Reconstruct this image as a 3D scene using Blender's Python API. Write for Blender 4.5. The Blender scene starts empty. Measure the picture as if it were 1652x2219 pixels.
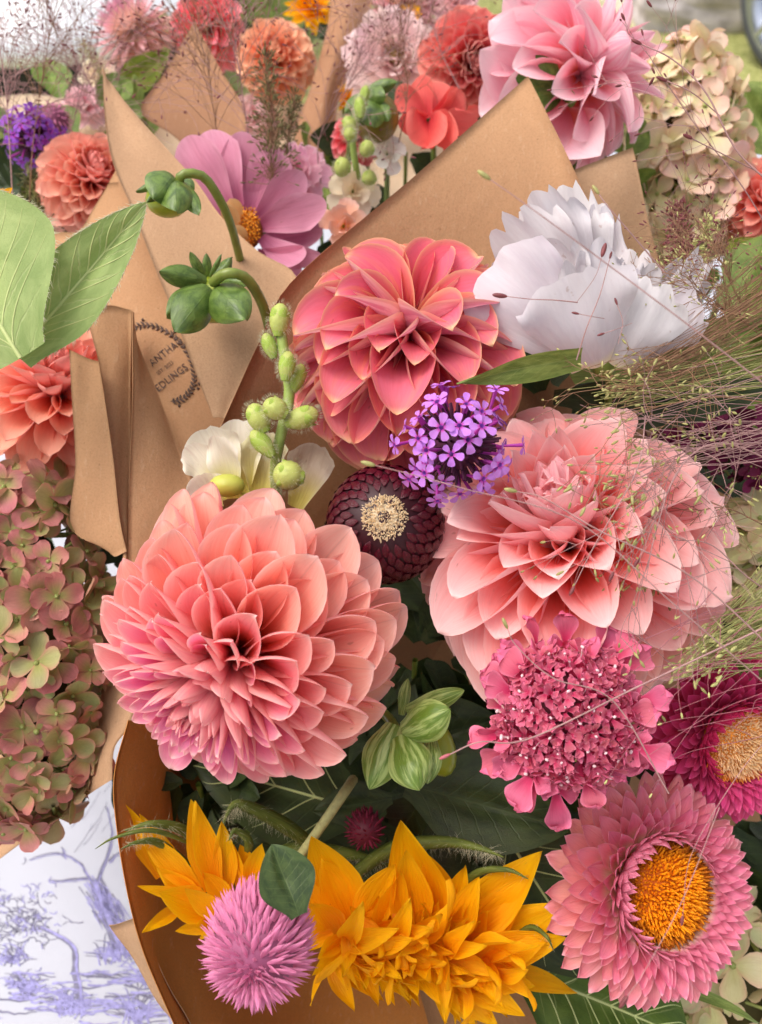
import bpy, bmesh, math, random
import numpy as np
from mathutils import Vector, Matrix, Quaternion, Euler, noise as mnoise

random.seed(7)
rng = np.random.default_rng(11)
SC = bpy.context.scene
COL = SC.collection
R = math.radians

# ------------------------------------------------------------------ camera
HFOV = R(46.0)
TH = math.tan(HFOV / 2)
CAM_H = 0.68
PITCH = 48.0
cam_d = bpy.data.cameras.new("camera")
cam = bpy.data.objects.new("camera", cam_d)
COL.objects.link(cam)
cam.location = (0, 0, CAM_H)
cam.rotation_euler = (R(90 - PITCH), 0, 0)
cam_d.sensor_fit = 'HORIZONTAL'
cam_d.sensor_width = 36
cam_d.lens = 18 / TH
cam_d.clip_start = 0.01
cam_d.clip_end = 200
cam_d.dof.use_dof = True
cam_d.dof.focus_distance = 0.385
cam_d.dof.aperture_fstop = 15
SC.camera = cam
CAMLOC = Vector(cam.location)
CAMR = Euler(cam.rotation_euler).to_matrix()

# ------------------------------------------------------------------ light
SUN_EL, SUN_AZ = 64.0, -85.0          # azimuth measured from +Y (away from the camera) towards +X
world = bpy.data.worlds.new("World")
SC.world = world
world.use_nodes = True
wn = world.node_tree
bg = wn.nodes["Background"]
sky = wn.nodes.new("ShaderNodeTexSky")
sky.sky_type = 'NISHITA'
sky.sun_disc = False
sky.sun_elevation = R(SUN_EL)
sky.sun_rotation = R(SUN_AZ)
sky.air_density = 1.0
sky.dust_density = 6.0
sky.ozone_density = 0.6
hs = wn.nodes.new('ShaderNodeHueSaturation')      # overcast: the sky's blue is mostly washed out
hs.inputs['Saturation'].default_value = .45
wn.links.new(sky.outputs[0], hs.inputs['Color'])
wn.links.new(hs.outputs[0], bg.inputs[0])
bg.inputs[1].default_value = 0.15
sun_d = bpy.data.lights.new("sun", 'SUN')
sun = bpy.data.objects.new("sun", sun_d)
COL.objects.link(sun)
sun_d.energy = 0.95
sun_d.angle = R(60)
sun_d.color = (1.0, 0.92, 0.80)
az, el = R(SUN_AZ), R(SUN_EL)
sd = Vector((math.sin(az) * math.cos(el), math.cos(az) * math.cos(el), math.sin(el)))
sun.rotation_euler = sd.to_track_quat('Z', 'Y').to_euler()
SC.view_settings.view_transform = 'Standard'
SC.view_settings.look = 'None'
SC.view_settings.gamma = 1
SC.view_settings.exposure = 0.62
SC.render.engine = 'CYCLES'
SC.cycles.use_denoising = True
SC.cycles.max_bounces = 10
SC.cycles.diffuse_bounces = 6
SC.cycles.glossy_bounces = 3
SC.cycles.transmission_bounces = 6
SC.cycles.transparent_max_bounces = 8
SC.cycles.use_adaptive_sampling = True

# ------------------------------------------------------------------ helpers
def W(x, y, d):
    """a point seen at (x, y) of a 1652 x 2219 frame, d metres along the view axis"""
    k = 2 * TH / 1652 * d
    return CAMLOC + CAMR @ Vector(((x - 826) * k, -(y - 1109.5) * k, -d))

def Wz(x, y, z):
    """the same view ray, cut at height z"""
    r = CAMR @ Vector(((x - 826) * 2 * TH / 1652, -(y - 1109.5) * 2 * TH / 1652, -1))
    t = (z - CAMLOC.z) / r.z
    return CAMLOC + r * t

def S(px, d):
    return px * 2 * TH / 1652 * d

def camdir(ax, ay):
    """unit vector: ax to the right, ay up in the picture, the rest towards the camera"""
    az_ = math.sqrt(max(0.0, 1 - ax * ax - ay * ay))
    return (CAMR @ Vector((ax, ay, az_))).normalized()

def lin(c):
    c = c / 255.0
    return c / 12.92 if c <= 0.04045 else ((c + 0.055) / 1.055) ** 2.4

def C(r, g, b, k=1.0):
    return (lin(r) * k, lin(g) * k, lin(b) * k, 1.0)

def lerp(a, b, t):
    return tuple(a[i] + (b[i] - a[i]) * t for i in range(len(a)))

def ramp(stops, t):
    if t <= stops[0][0]:
        return stops[0][1]
    for (t0, a), (t1, b) in zip(stops, stops[1:]):
        if t <= t1:
            k = (t - t0) / (t1 - t0)
            if isinstance(a, (int, float)):
                return a + (b - a) * k
            return lerp(a, b, k)
    return stops[-1][1]

def jit(c, a=0.08):
    k = 1 + random.uniform(-a, a)
    return (min(1, c[0] * k), min(1, c[1] * k * (1 + random.uniform(-a, a) * .5)), min(1, c[2] * k * (1 + random.uniform(-a, a) * .5)), 1)

ROOTM = {}

def thing(name, label, cat, M=None, group=None):
    o = bpy.data.objects.new(name, None)
    o.empty_display_size = 0.01
    COL.objects.link(o)
    o['label'] = label
    o['category'] = cat
    if group:
        o['group'] = group
    M = M if M is not None else Matrix.Identity(4)
    o.matrix_basis = M
    ROOTM[o.name] = M.copy()
    return o

def tag(o, label=None, cat=None, group=None, kind=None):
    if label: o['label'] = label
    if cat: o['category'] = cat
    if group: o['group'] = group
    if kind: o['kind'] = kind
    return o

def put(name, me, parent=None, M=None, color=None, local=False):
    """link a mesh; M is in world space unless local"""
    o = bpy.data.objects.new(name, me)
    COL.objects.link(o)
    M = M if M is not None else Matrix.Identity(4)
    if parent is not None:
        o.parent = parent
        PM = ROOTM[parent.name]
        L = M if local else PM.inverted() @ M
        o.matrix_basis = L
        ROOTM[o.name] = PM @ L
    else:
        o.matrix_basis = M
        ROOTM[o.name] = M.copy()
    if color is not None:
        o.color = color
    return o

def mesh_np(name, V, F, mat=None, smooth=True, uv=None):
    """V (n,3), F list or array of faces; uv per vertex (n,2)"""
    me = bpy.data.meshes.new(name)
    V = np.asarray(V, dtype=np.float32)
    if isinstance(F, np.ndarray):
        n, k = F.shape
        me.vertices.add(len(V)); me.vertices.foreach_set('co', V.ravel())
        me.loops.add(n * k); me.loops.foreach_set('vertex_index', F.astype(np.int32).ravel())
        me.polygons.add(n)
        me.polygons.foreach_set('loop_start', np.arange(0, n * k, k, dtype=np.int32))
        me.polygons.foreach_set('loop_total', np.full(n, k, dtype=np.int32))
        me.update(calc_edges=True)
    else:
        me.from_pydata([tuple(map(float, v)) for v in V], [], F)
        me.update()
    if uv is not None:
        l = me.uv_layers.new(name='UVMap')
        vi = np.empty(len(me.loops), dtype=np.int32)
        me.loops.foreach_get('vertex_index', vi)
        l.data.foreach_set('uv', np.asarray(uv, dtype=np.float32)[vi].ravel())
    if smooth:
        me.polygons.foreach_set('use_smooth', np.ones(len(me.polygons), dtype=bool))
    if mat: me.materials.append(mat)
    return me

def grid_faces(nr, nc, off=0):
    i, j = np.meshgrid(np.arange(nr - 1), np.arange(nc - 1), indexing='ij')
    a = (i * nc + j).ravel() + off
    return np.stack([a, a + nc, a + nc + 1, a + 1], 1)

class Geo:
    """collects pieces into one mesh"""
    def __init__(s): s.V = []; s.F = []; s.U = []; s.n = 0
    def add(s, V, F, U=None):
        V = np.asarray(V, float).reshape(-1, 3)
        s.V.append(V); s.F.append(np.asarray(F) + s.n)
        s.U.append(np.asarray(U) if U is not None else np.zeros((len(V), 2)))
        s.n += len(V)
    def mesh(s, name, mat, smooth=True):
        return mesh_np(name, np.concatenate(s.V), np.concatenate(s.F), mat, smooth, np.concatenate(s.U))
    def tube(s, pts, rad, k=5, close=True):
        """pts world points; rad number or list"""
        P = np.array([tuple(p) for p in pts], float); n = len(P)
        r = np.full(n, rad, float) if np.isscalar(rad) else np.interp(np.linspace(0, 1, n), np.linspace(0, 1, len(rad)), rad)
        T = np.gradient(P, axis=0); T /= np.linalg.norm(T, axis=1)[:, None] + 1e-12
        a = np.array([0.13, 0.31, 0.94]); 
        if abs(T[0] @ a) > .9: a = np.array([0.9, .1, .2])
        X = np.empty_like(P); x = a - T[0] * (a @ T[0]); x /= np.linalg.norm(x)
        for i in range(n):
            x = x - T[i] * (x @ T[i]); x /= np.linalg.norm(x) + 1e-12; X[i] = x
        Y = np.cross(T, X)
        th = np.linspace(0, 2 * math.pi, k, endpoint=False)
        V = P[:, None] + r[:, None, None] * (np.cos(th)[None, :, None] * X[:, None] + np.sin(th)[None, :, None] * Y[:, None])
        i, j = np.meshgrid(np.arange(n - 1), np.arange(k), indexing='ij')
        a0 = (i * k + j).ravel(); a1 = (i * k + (j + 1) % k).ravel()
        F = np.stack([a0, a1, a1 + k, a0 + k], 1)
        U = np.stack([np.repeat(np.linspace(0, 1, n), k), np.tile(th / 6.283, n)], 1)
        s.add(V.reshape(-1, 3), F, U)
    def ball(s, c, rx, ry=None, rz=None, M=None, nu=6, nv=8):
        """ellipsoid; M 3x3 rotation"""
        ry = ry or rx; rz = rz or rx
        ph = np.linspace(.002, math.pi - .002, nu + 1); th = np.linspace(0, 2 * math.pi, nv, endpoint=False)
        p, t = np.meshgrid(ph, th, indexing='ij')
        V = np.stack([rx * np.sin(p) * np.cos(t), ry * np.sin(p) * np.sin(t), rz * np.cos(p)], -1).reshape(-1, 3)
        if M is not None: V = V @ np.array(M).T
        V = V + np.array(tuple(c))
        i, j = np.meshgrid(np.arange(nu), np.arange(nv), indexing='ij')
        a0 = (i * nv + j).ravel(); a1 = (i * nv + (j + 1) % nv).ravel()
        F = np.stack([a0, a0 + nv, a1 + nv, a1], 1)
        U = np.stack([p.ravel() / math.pi, t.ravel() / 6.283], 1)
        s.add(V, F, U)

def spline(pts, n=24):
    """Catmull-Rom through points"""
    P = np.array([tuple(p) for p in pts], float)
    if len(P) == 2: return P[0] + (P[1] - P[0]) * np.linspace(0, 1, n)[:, None]
    Q = np.vstack([2 * P[0] - P[1], P, 2 * P[-1] - P[-2]])
    t = np.linspace(0, len(P) - 1 - 1e-9, n); i = t.astype(int); f = (t - i)[:, None]
    a, b, c, d = Q[i], Q[i + 1], Q[i + 2], Q[i + 3]
    return 0.5 * ((2 * b) + (-a + c) * f + (2 * a - 5 * b + 4 * c - d) * f ** 2 + (-a + 3 * b - 3 * c + d) * f ** 3)

# ------------------------------------------------------------------ node materials
class NT:
    def __init__(s, name):
        s.m = bpy.data.materials.new(name); s.m.use_nodes = True
        s.t = s.m.node_tree; s.t.nodes.clear()
        s.out = s.t.nodes.new('ShaderNodeOutputMaterial')
    def n(s, typ, ins=None, **at):
        nd = s.t.nodes.new(typ)
        for k, v in at.items(): setattr(nd, k, v)
        for k, v in (ins or {}).items(): s.set(nd.inputs[k], v)
        return nd
    def set(s, sock, v):
        if isinstance(v, bpy.types.NodeSocket): s.t.links.new(v, sock)
        else: sock.default_value = v
    def math(s, op, a, b=0.0, c=0.0, clamp=False):
        nd = s.n('ShaderNodeMath', {0: a, 1: b, 2: c}, operation=op); nd.use_clamp = clamp
        return nd.outputs[0]
    def mix(s, f, a, b, bt='MIX'):
        nd = s.n('ShaderNodeMix', None, data_type='RGBA', blend_type=bt)
        s.set(nd.inputs[0], f); s.set(nd.inputs[6], a); s.set(nd.inputs[7], b)
        return nd.outputs[2]
    def sstep(s, x, a, b, lo=0.0, hi=1.0):
        return s.n('ShaderNodeMapRange', {0: x, 1: a, 2: b, 3: lo, 4: hi}, interpolation_type='SMOOTHSTEP').outputs[0]
    def noise(s, vec, scale, detail=3, rough=.55, dist=0.0):
        return s.n('ShaderNodeTexNoise', {'Vector': vec, 'Scale': scale, 'Detail': detail, 'Roughness': rough, 'Distortion': dist})
    def uv(s):
        nd = s.n('ShaderNodeUVMap', uv_map='UVMap')
        sp = s.n('ShaderNodeSeparateXYZ', {0: nd.outputs[0]})
        return sp.outputs[0], sp.outputs[1], nd.outputs[0]
    def bump(s, h, strength=.3, dist=.001, nrm=None):
        i = {'Height': h, 'Strength': strength, 'Distance': dist}
        if nrm is not None: i['Normal'] = nrm
        return s.n('ShaderNodeBump', i).outputs[0]
    def finish(s, col, rough=.5, trans=0.0, tcol=None, nrm=None, spec=.5, sheen=0.0, coat=0.0, metal=0.0):
        ins = {'Base Color': col, 'Roughness': rough, 'Specular IOR Level': spec, 'Metallic': metal}
        if sheen: ins['Sheen Weight'] = sheen; ins['Sheen Roughness'] = .4
        if coat: ins['Coat Weight'] = coat; ins['Coat Roughness'] = .25
        p = s.n('ShaderNodeBsdfPrincipled', ins)
        if nrm is not None: s.set(p.inputs['Normal'], nrm)
        sh = p.outputs[0]
        if trans:
            t = s.n('ShaderNodeBsdfTranslucent', {'Color': tcol if tcol is not None else col})
            if nrm is not None: s.set(t.inputs['Normal'], nrm)
            mx = s.n('ShaderNodeMixShader', {0: trans, 1: sh, 2: t.outputs[0]})
            sh = mx.outputs[0]
        s.t.links.new(sh, s.out.inputs[0])
        return s.m

def petal_mat(name, throat=None, tip=None, edge=None, back=None, backstreak=None, u0=.15, u1=.7, tipk=.6, tipu=.65,
              edgek=.6, edgep=5, trans=.3, rough=.62, streak=.18, streakc=None, spec=.22, nv=14, bumpk=.25, backk=1.0, midline=0.0):
    t = NT(name)
    u, v, uvv = t.uv()
    oi = t.n('ShaderNodeObjectInfo')
    mid = oi.outputs['Color']
    av = t.math('MULTIPLY', t.math('ABSOLUTE', t.math('SUBTRACT', v, .5)), 2.0)
    # petal-long streaks
    cv = t.n('ShaderNodeCombineXYZ', {0: t.math('MULTIPLY', u, 1.6), 1: t.math('MULTIPLY', v, float(nv)), 2: t.math('MULTIPLY', oi.outputs['Random'], 37.0)}).outputs[0]
    ns = t.noise(cv, 1.0, 4, .6, .3)
    fine = t.n('ShaderNodeCombineXYZ', {0: t.math('MULTIPLY', u, 5.0), 1: t.math('MULTIPLY', v, nv * 3.5), 2: t.math('MULTIPLY', oi.outputs['Random'], 17.0)}).outputs[0]
    nf = t.noise(fine, 1.0, 3, .6, .2)
    c = mid
    if throat: c = t.mix(t.sstep(u, u0, u1, 1.0, 0.0), c, throat)
    if tip: c = t.mix(t.math('MULTIPLY', t.sstep(u, tipu, 1.0), tipk), c, tip)
    if edge:
        e = t.math('POWER', av, float(edgep))
        e = t.math('MAXIMUM', e, t.sstep(u, .93, 1.0))
        c = t.mix(t.math('MULTIPLY', e, edgek, clamp=True), c, edge)
    sc_ = streakc if streakc else (.35, .12, .12, 1)
    c = t.mix(t.math('MULTIPLY', t.sstep(ns.outputs[0], .5, .75), streak), c, sc_, 'MIX' if streakc else 'MULTIPLY')
    if midline:
        ml = t.sstep(t.math('ABSOLUTE', t.math('SUBTRACT', v, .5)), 0.0, .02, 1.0, 0.0)
        c = t.mix(t.math('MULTIPLY', t.math('MULTIPLY', ml, t.sstep(u, .45, .7)), midline), c, (.25, .06, .05, 1), 'MIX')
    c = t.mix(.22, c, nf.outputs[0], 'OVERLAY')
    sv_ = t.n('ShaderNodeCombineXYZ', {0: t.math('MULTIPLY', u, 3.0), 1: t.math('MULTIPLY', v, 3.0), 2: t.math('MULTIPLY', oi.outputs['Random'], 91.0)}).outputs[0]
    sp_ = t.noise(sv_, 3.2, 2, .5)
    c = t.mix(t.math('MULTIPLY', t.sstep(sp_.outputs[0], .70, .78), .35), c, (.30, .12, .06, 1))
    if back:
        bc = back
        if backstreak: bc = t.mix(t.sstep(ns.outputs[0], .42, .6), back, backstreak)
        bc = t.mix(t.math('MULTIPLY', t.math('POWER', av, 5.0), edgek * .7, clamp=True), bc, edge) if edge else bc
        g = t.n('ShaderNodeNewGeometry')
        c = t.mix(t.math('MULTIPLY', g.outputs['Backfacing'], backk), c, bc)
    h = t.math('ADD', nf.outputs[0], t.math('MULTIPLY', ns.outputs[0], 1.5))
    return t.finish(c, rough, trans, None, t.bump(h, bumpk, .0006), spec=spec)

def leaf_mat(name, dark, light, vein=(.25, .33, .12, 1), trans=.25, rough=.45, spec=.4, coat=0.0, nveins=9, veink=.35, scale=1.0):
    t = NT(name)
    u, v, uvv = t.uv()
    oi = t.n('ShaderNodeObjectInfo')
    av = t.math('MULTIPLY', t.math('ABSOLUTE', t.math('SUBTRACT', v, .5)), 2.0)
    p = t.n('ShaderNodeCombineXYZ', {0: u, 1: v, 2: oi.outputs['Random']}).outputs[0]
    n1 = t.noise(p, 5 * scale, 5, .6, .4)
    # side veins sweep forward from the midrib
    ph = t.math('SUBTRACT', t.math('MULTIPLY', u, float(nveins)), t.math('MULTIPLY', t.math('POWER', av, .8), nveins * .22))
    ph = t.math('ADD', ph, t.math('MULTIPLY', n1.outputs[0], .5))
    fr = t.math('ABSOLUTE', t.math('SUBTRACT', t.math('FRACT', ph), .5))
    sv = t.sstep(fr, 0.0, .07, 1.0, 0.0)
    sv = t.math('MULTIPLY', sv, t.sstep(av, .95, .3))
    mr = t.sstep(av, .0, .05, 1.0, 0.0)
    vv = t.math('MAXIMUM', sv, mr)
    vor = t.n('ShaderNodeTexVoronoi', {'Vector': p, 'Scale': 38.0 * scale}, feature='DISTANCE_TO_EDGE').outputs[0]
    c = t.mix(t.sstep(n1.outputs[0], .3, .7), dark, light)
    c = t.mix(1.0, c, oi.outputs['Color'], 'MULTIPLY')
    c = t.mix(t.math('MULTIPLY', vv, veink), c, vein)
    h = t.math('ADD', t.math('MULTIPLY', vv, -1.2), t.math('MULTIPLY', t.sstep(vor, 0, .08), .4))
    h = t.math('ADD', h, t.math('MULTIPLY', n1.outputs[0], .6))
    return t.finish(c, rough, trans, None, t.bump(h, .35, .0008), spec=spec, coat=coat)

def plain_mat(name, col, rough=.6, trans=0, var=.25, scale=60, bumpk=.2, spec=.4, coat=0, metal=0, usecol=False, stretch=None):
    t = NT(name)
    co = t.n('ShaderNodeTexCoord').outputs['Object']
    if stretch: co = t.n('ShaderNodeMapping', {'Vector': co, 'Scale': stretch}).outputs[0]
    n1 = t.noise(co, scale, 4)
    base = col
    if usecol: base = t.mix(1.0, col, t.n('ShaderNodeObjectInfo').outputs['Color'], 'MULTIPLY')
    c = t.mix(t.sstep(n1.outputs[0], .3, .75, 0, var), base, (.1, .08, .06, 1), 'MULTIPLY')
    return t.finish(c, rough, trans, None, t.bump(n1.outputs[0], bumpk, .001), spec=spec, coat=coat, metal=metal)

# ------------------------------------------------------------------ petals
def outline(u, b, m, p, q):
    a = np.clip(u / m, 0, 1)
    lo = b + (1 - b) * (a * a * (3 - 2 * a)) ** .8
    z = np.clip((u - m) / (1 - m), 0, 1)
    hi = np.clip(1 - z ** p, 0, 1) ** (1 / q)
    return np.where(u < m, lo, hi)

def petal_np(nu=10, nv=8, wid=.3, b=.25, m=.6, p=2.0, q=2.0, cups=(1.5, 1.0, .6), bend=.3, curl=0.0, ruf=.02, marg=0.0,
             fold=0.0, teeth=None, wave=0.0, seed=0, norm=False, twist=0.0, blunt=False, w1=1.0, pleat=0.0):
    rr = np.random.default_rng(abs(int(seed)))
    s = np.linspace(0, 1, nu + 1); u = 1 - (1 - s) ** 1.3
    if not blunt and nu >= 10: u = 1 - (1 - s) ** 1.7
    v = np.linspace(-1, 1, nv + 1)
    U, V = np.meshgrid(u, v, indexing='ij')
    UE = U.copy()
    if teeth is not None:
        e = teeth(v)
        UE = U * (1 - (1 - e)[None, :] * U ** 1.5)
    us = np.linspace(0, 1, 65)
    ang = bend * us + curl * np.clip((us - .6) / .4, 0, 1) ** 2
    cx = np.concatenate([[0], np.cumsum(np.cos((ang[1:] + ang[:-1]) / 2))]) / 64
    cz = np.concatenate([[0], np.cumsum(np.sin((ang[1:] + ang[:-1]) / 2))]) / 64
    A = np.interp(UE, us, ang); X = np.interp(UE, us, cx); Z = np.interp(UE, us, cz)
    if blunt: wv = b + (w1 - b) * np.sin(np.clip(U / m, 0, 1) * math.pi / 2) ** 1.2
    else: wv = outline(U, b, m, p, q)
    w = wid * wv
    cup = np.interp(U, [0, .45, 1], cups)
    cup = np.where(np.abs(cup) < 1e-3, 1e-3, cup)
    y = w / cup * np.sin(V * cup)
    z = w / cup * (1 - np.cos(V * cup))
    z -= marg * w * np.clip(np.abs(V) - .45, 0, 1) ** 2 * np.clip((U - .3) / .5, 0, 1)
    z -= fold * w * np.exp(-(V / .22) ** 2) * np.clip(U * 2, 0, 1)
    ph = rr.uniform(0, 6.28, 6); fx = rr.uniform(2, 5, 3); fy = rr.uniform(1.2, 3, 3)
    nz = sum(np.sin(fx[k] * U * 2 + ph[k]) * np.sin(fy[k] * V + ph[k + 3]) for k in range(3))
    z += ruf * nz * U * .5
    if wave:
        z += wave * np.abs(V) ** 2 * np.sin(U * rr.uniform(7, 12) + ph[0] + (V > 0) * 2) * np.clip(U * 2 - .4, 0, 1)
    if pleat: z += pleat * np.sin(V * 11 + ph[2] + .6 * np.sin(U * 4 + ph[3])) * np.clip(U * 1.6 - .1, 0, 1) * (.6 + .4 * np.sin(V * 4.3 + ph[4]))
    y = y + ruf * .5 * np.sin(U * 3 + ph[1]) * U
    P = np.stack([X - np.sin(A) * z, y, Z + np.cos(A) * z], -1)
    if twist:
        a = twist * U; yy, zz = P[..., 1].copy(), P[..., 2].copy()
        P[..., 1] = yy * np.cos(a) - zz * np.sin(a); P[..., 2] = yy * np.sin(a) + zz * np.cos(a)
    if norm:
        tx, tz = cx[-1], cz[-1]; L = math.hypot(tx, tz); c_, s_ = tx / L, tz / L
        x0, z0 = P[..., 0].copy(), P[..., 2].copy()
        P[..., 0] = (x0 * c_ + z0 * s_) / L; P[..., 2] = (-x0 * s_ + z0 * c_) / L; P[..., 1] /= L
    UV = np.stack([U, V * .5 + .5], -1).reshape(-1, 2)
    F = grid_faces(nu + 1, nv + 1)
    return P.reshape(-1, 3), F, UV

def petal_mesh(name, mat, **kw):
    P, F, UV = petal_np(**kw)
    return mesh_np(name, P, F, mat, True, UV)

def teeth_fn(n=4, depth=.12, round_=.25, seed=0, skew=0.0):
    rr = np.random.default_rng(abs(int(seed)))
    off = rr.uniform(0, 1); amp = rr.uniform(.1, 1.5, n + 3); wq = rr.uniform(-.25, .25)
    def f(v):
        x = (v * .5 + .5 + wq * (v * v - 1) * .5) * n + off
        i = np.clip(x.astype(int), 0, n + 1); fr = x - np.floor(x)
        return 1 - round_ * np.abs(v - skew) ** 2.2 - depth * amp[i] * (np.abs(fr - .5) * 2) ** 1.4 - depth * .3 * amp[(i + 1) % (n + 2)]
    return f

def blade_m(B, T, roll=0, ws=1.0, zs=None, face=None):
    x = (T - B); L = x.length; x = x / L
    c = (face if face is not None else (CAMLOC - (B + T) / 2)).normalized()
    z = (c - x * c.dot(x)).normalized(); y = z.cross(x)
    r = R(roll); z2 = z * math.cos(r) + y * math.sin(r); y2 = z2.cross(x)
    zs = zs if zs is not None else ws
    M = Matrix((x * L, y2 * L * ws, z2 * L * zs)).transposed().to_4x4()
    M.translation = B
    return M

def head_m(x, y, d, ax, ay, spin=0):
    a = camdir(ax, ay)
    q = a.to_track_quat('Z', 'Y') @ Quaternion((0, 0, 1), R(spin))
    M = q.to_matrix().to_4x4(); M.translation = W(x, y, d)
    return M

def interp_kw(keys, t):
    out = {}
    for k in keys[0][1]:
        out[k] = None
        vals = [(tt, kw[k]) for tt, kw in keys]
        out[k] = ramp(vals, t) if not isinstance(vals[0][1], bool) else vals[0][1]
    return out

GA = math.pi * (3 - math.sqrt(5))
STEM = None

def stem_part(root, pts, rad=.0022, mat=None, name='stem'):
    g = Geo(); g.tube(spline(pts, 14), rad, 8)
    return put(name, g.mesh(name, mat or STEM), root)

def stem_down(root, M, L=.1, rad=.0022, mat=None, to=None):
    a = (M.to_3x3() @ Vector((0, 0, 1))).normalized(); o = M.translation
    p1 = o - a * L * .3
    p2 = to if to is not None else o - a * L * .5 + Vector((0, 0, -L * .8))
    if p2.z < .01: p2.z = .01
    return stem_part(root, [o - a * .003, p1, (p1 + p2) / 2 - a * L * .05, p2], rad, mat)

def flower(name, label, cat, x, y, d, Rpx, ax, ay, N, mat, keys, colf, th=(8, 100), thp=.75, Lk=(.35, 1.0), lp=1.0, r0=.12, stages=6, variants=2,
           group=None, spin=0, nu=9, nv=8, jitter=.06, wj=.08, lift=0.0, piece='petal', squash=1.0, stem=True, to=None, tiltj=.06, uniform=False, skip=None):
    """phyllotactic head: every petal is a part of its own, petals of a stage share a mesh"""
    M = head_m(x, y, d, ax, ay, spin)
    root = thing(name, label, cat, M, group)
    Rw = S(Rpx, d)
    ms = {}
    for s_ in range(stages):
        kw = interp_kw(keys, s_ / (stages - 1))
        for k in range(variants):
            ms[s_, k] = petal_mesh(piece, mat, nu=nu, nv=nv, seed=s_ * 7 + k * 3 + int(x), **kw)
    for k in range(N):
        t = (k + .5) / N
        if uniform:
            c0, c1 = math.cos(R(th[0])), math.cos(R(th[1]))
            f = (math.degrees(math.acos(c0 + (c1 - c0) * t)) - th[0]) / (th[1] - th[0])
        else:
            f = t ** thp
        t = f
        th_ = R(th[0] + (th[1] - th[0]) * f) + random.gauss(0, jitter * .6)
        if skip and skip(th_, k * GA): continue
        phi = k * GA + random.gauss(0, jitter)
        L = Rw * (Lk[0] + (Lk[1] - Lk[0]) * t ** lp) * (1 + random.gauss(0, wj * .6))
        dr = Vector((math.sin(th_) * math.cos(phi), math.sin(th_) * math.sin(phi), math.cos(th_) * squash))
        base = dr * Rw * r0
        base.z -= Rw * lift * t
        X = Vector((math.sin(th_) * math.cos(phi), math.sin(th_) * math.sin(phi), math.cos(th_)))
        Zn = Vector((-math.cos(th_) * math.cos(phi), -math.cos(th_) * math.sin(phi), math.sin(th_)))
        Y = Zn.cross(X)
        q = Quaternion(X, random.gauss(0, tiltj)) @ Quaternion(Zn, random.gauss(0, tiltj * .8))
        X, Y, Zn = q @ X, q @ Y, q @ Zn
        ww = 1 + random.gauss(0, wj)
        Lm = Matrix((X * L, Y * L * ww, Zn * L * ww)).transposed().to_4x4(); Lm.translation = base
        put(piece, ms[min(stages - 1, int(t * stages)), random.randrange(variants)], root, Lm, colf(t, phi), local=True)
    g = Geo(); g.ball((0, 0, -Rw * .02), Rw * (r0 + .02), None, Rw * (r0 + .02) * squash, nu=8, nv=12)
    put('receptacle', g.mesh('receptacle', STEM), root, local=True)
    if stem: stem_down(root, M, .12, .0025, to=to)
    return root, M, Rw
# ------------------------------------------------------------------ materials
STEM = plain_mat('stem_green', C(120, 140, 60), .5, 0, .3, 200)
STEM_P = plain_mat('stem_plum', C(120, 80, 60), .5, 0, .3, 200)

def kraft_mat(name, col):
    t = NT(name)
    co = t.n('ShaderNodeTexCoord').outputs['Object']
    n1 = t.noise(co, 9, 4); n2 = t.noise(co, 900, 3, .7)
    fb = t.noise(t.n('ShaderNodeMapping', {'Vector': co, 'Scale': (500, 120, 300)}).outputs[0], 1.0, 3, .6, .6)
    n4 = t.noise(co, 350, 2, .6)
    c = t.mix(t.sstep(n1.outputs[0], .3, .7), col, t.mix(1.0, col, (.86, .83, .80, 1), 'MULTIPLY'))
    c = t.mix(t.sstep(n2.outputs[0], .4, .75, 0, .30), c, (.30, .16, .08, 1))
    c = t.mix(t.sstep(fb.outputs[0], .55, .8, 0, .25), c, (.75, .55, .38, 1))
    c = t.mix(t.sstep(n4.outputs[0], .68, .78, 0, .5), c, (.25, .12, .06, 1))
    h = t.math('ADD', n2.outputs[0], fb.outputs[0])
    n5 = t.noise(co, 28, 3, .5, .8)
    h = t.math('ADD', h, t.math('MULTIPLY', n5.outputs[0], 5.0))
    return t.finish(c, .88, .22, t.mix(1.0, c, (1.0, .72, .45, 1), 'MULTIPLY'), t.bump(h, .4, .0006), spec=.08)

KRAFT = kraft_mat('kraft_paper', C(206, 168, 134))
KRAFT2 = kraft_mat('kraft_paper_deeper', C(200, 156, 118))
KRAFT_GLOW = kraft_mat('kraft_paper_warm_glow', C(212, 146, 80))  # same kraft; warm bounced and shine-through light of the pocket put into its colour

KRAFT_SHADE = kraft_mat('kraft_paper_shade', C(178, 134, 104))  # same kraft for the back row, with shade painted into its colour

# ------------------------------------------------------------------ the setting
def ground():
    t = NT('ground_grass')
    co = t.n('ShaderNodeTexCoord').outputs['Object']
    n1 = t.noise(co, 1.3, 5); n2 = t.noise(co, 45, 5, .7)
    c = t.mix(t.sstep(n2.outputs[0], .3, .7), C(120, 130, 60), C(190, 185, 120))
    c = t.mix(t.sstep(n1.outputs[0], .5, .58), c, t.mix(t.sstep(n2.outputs[0], .35, .65), C(190, 175, 150), C(225, 215, 195)))
    m = t.finish(c, .9, 0, None, t.bump(n2.outputs[0], .6, .02))
    n = 60
    xs = np.linspace(-1, 1, n); xs = np.sign(xs) * np.abs(xs) ** 2.5 * 60
    X, Y = np.meshgrid(xs, xs, indexing='ij')
    Z = -.75 + .012 * np.sin(X * 2.1) * np.sin(Y * 1.7)
    me = mesh_np('ground', np.stack([X, Y, Z], -1).reshape(-1, 3), grid_faces(n, n)[:, ::-1], m)
    tag(put('ground', me), kind='structure')
ground()

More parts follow.
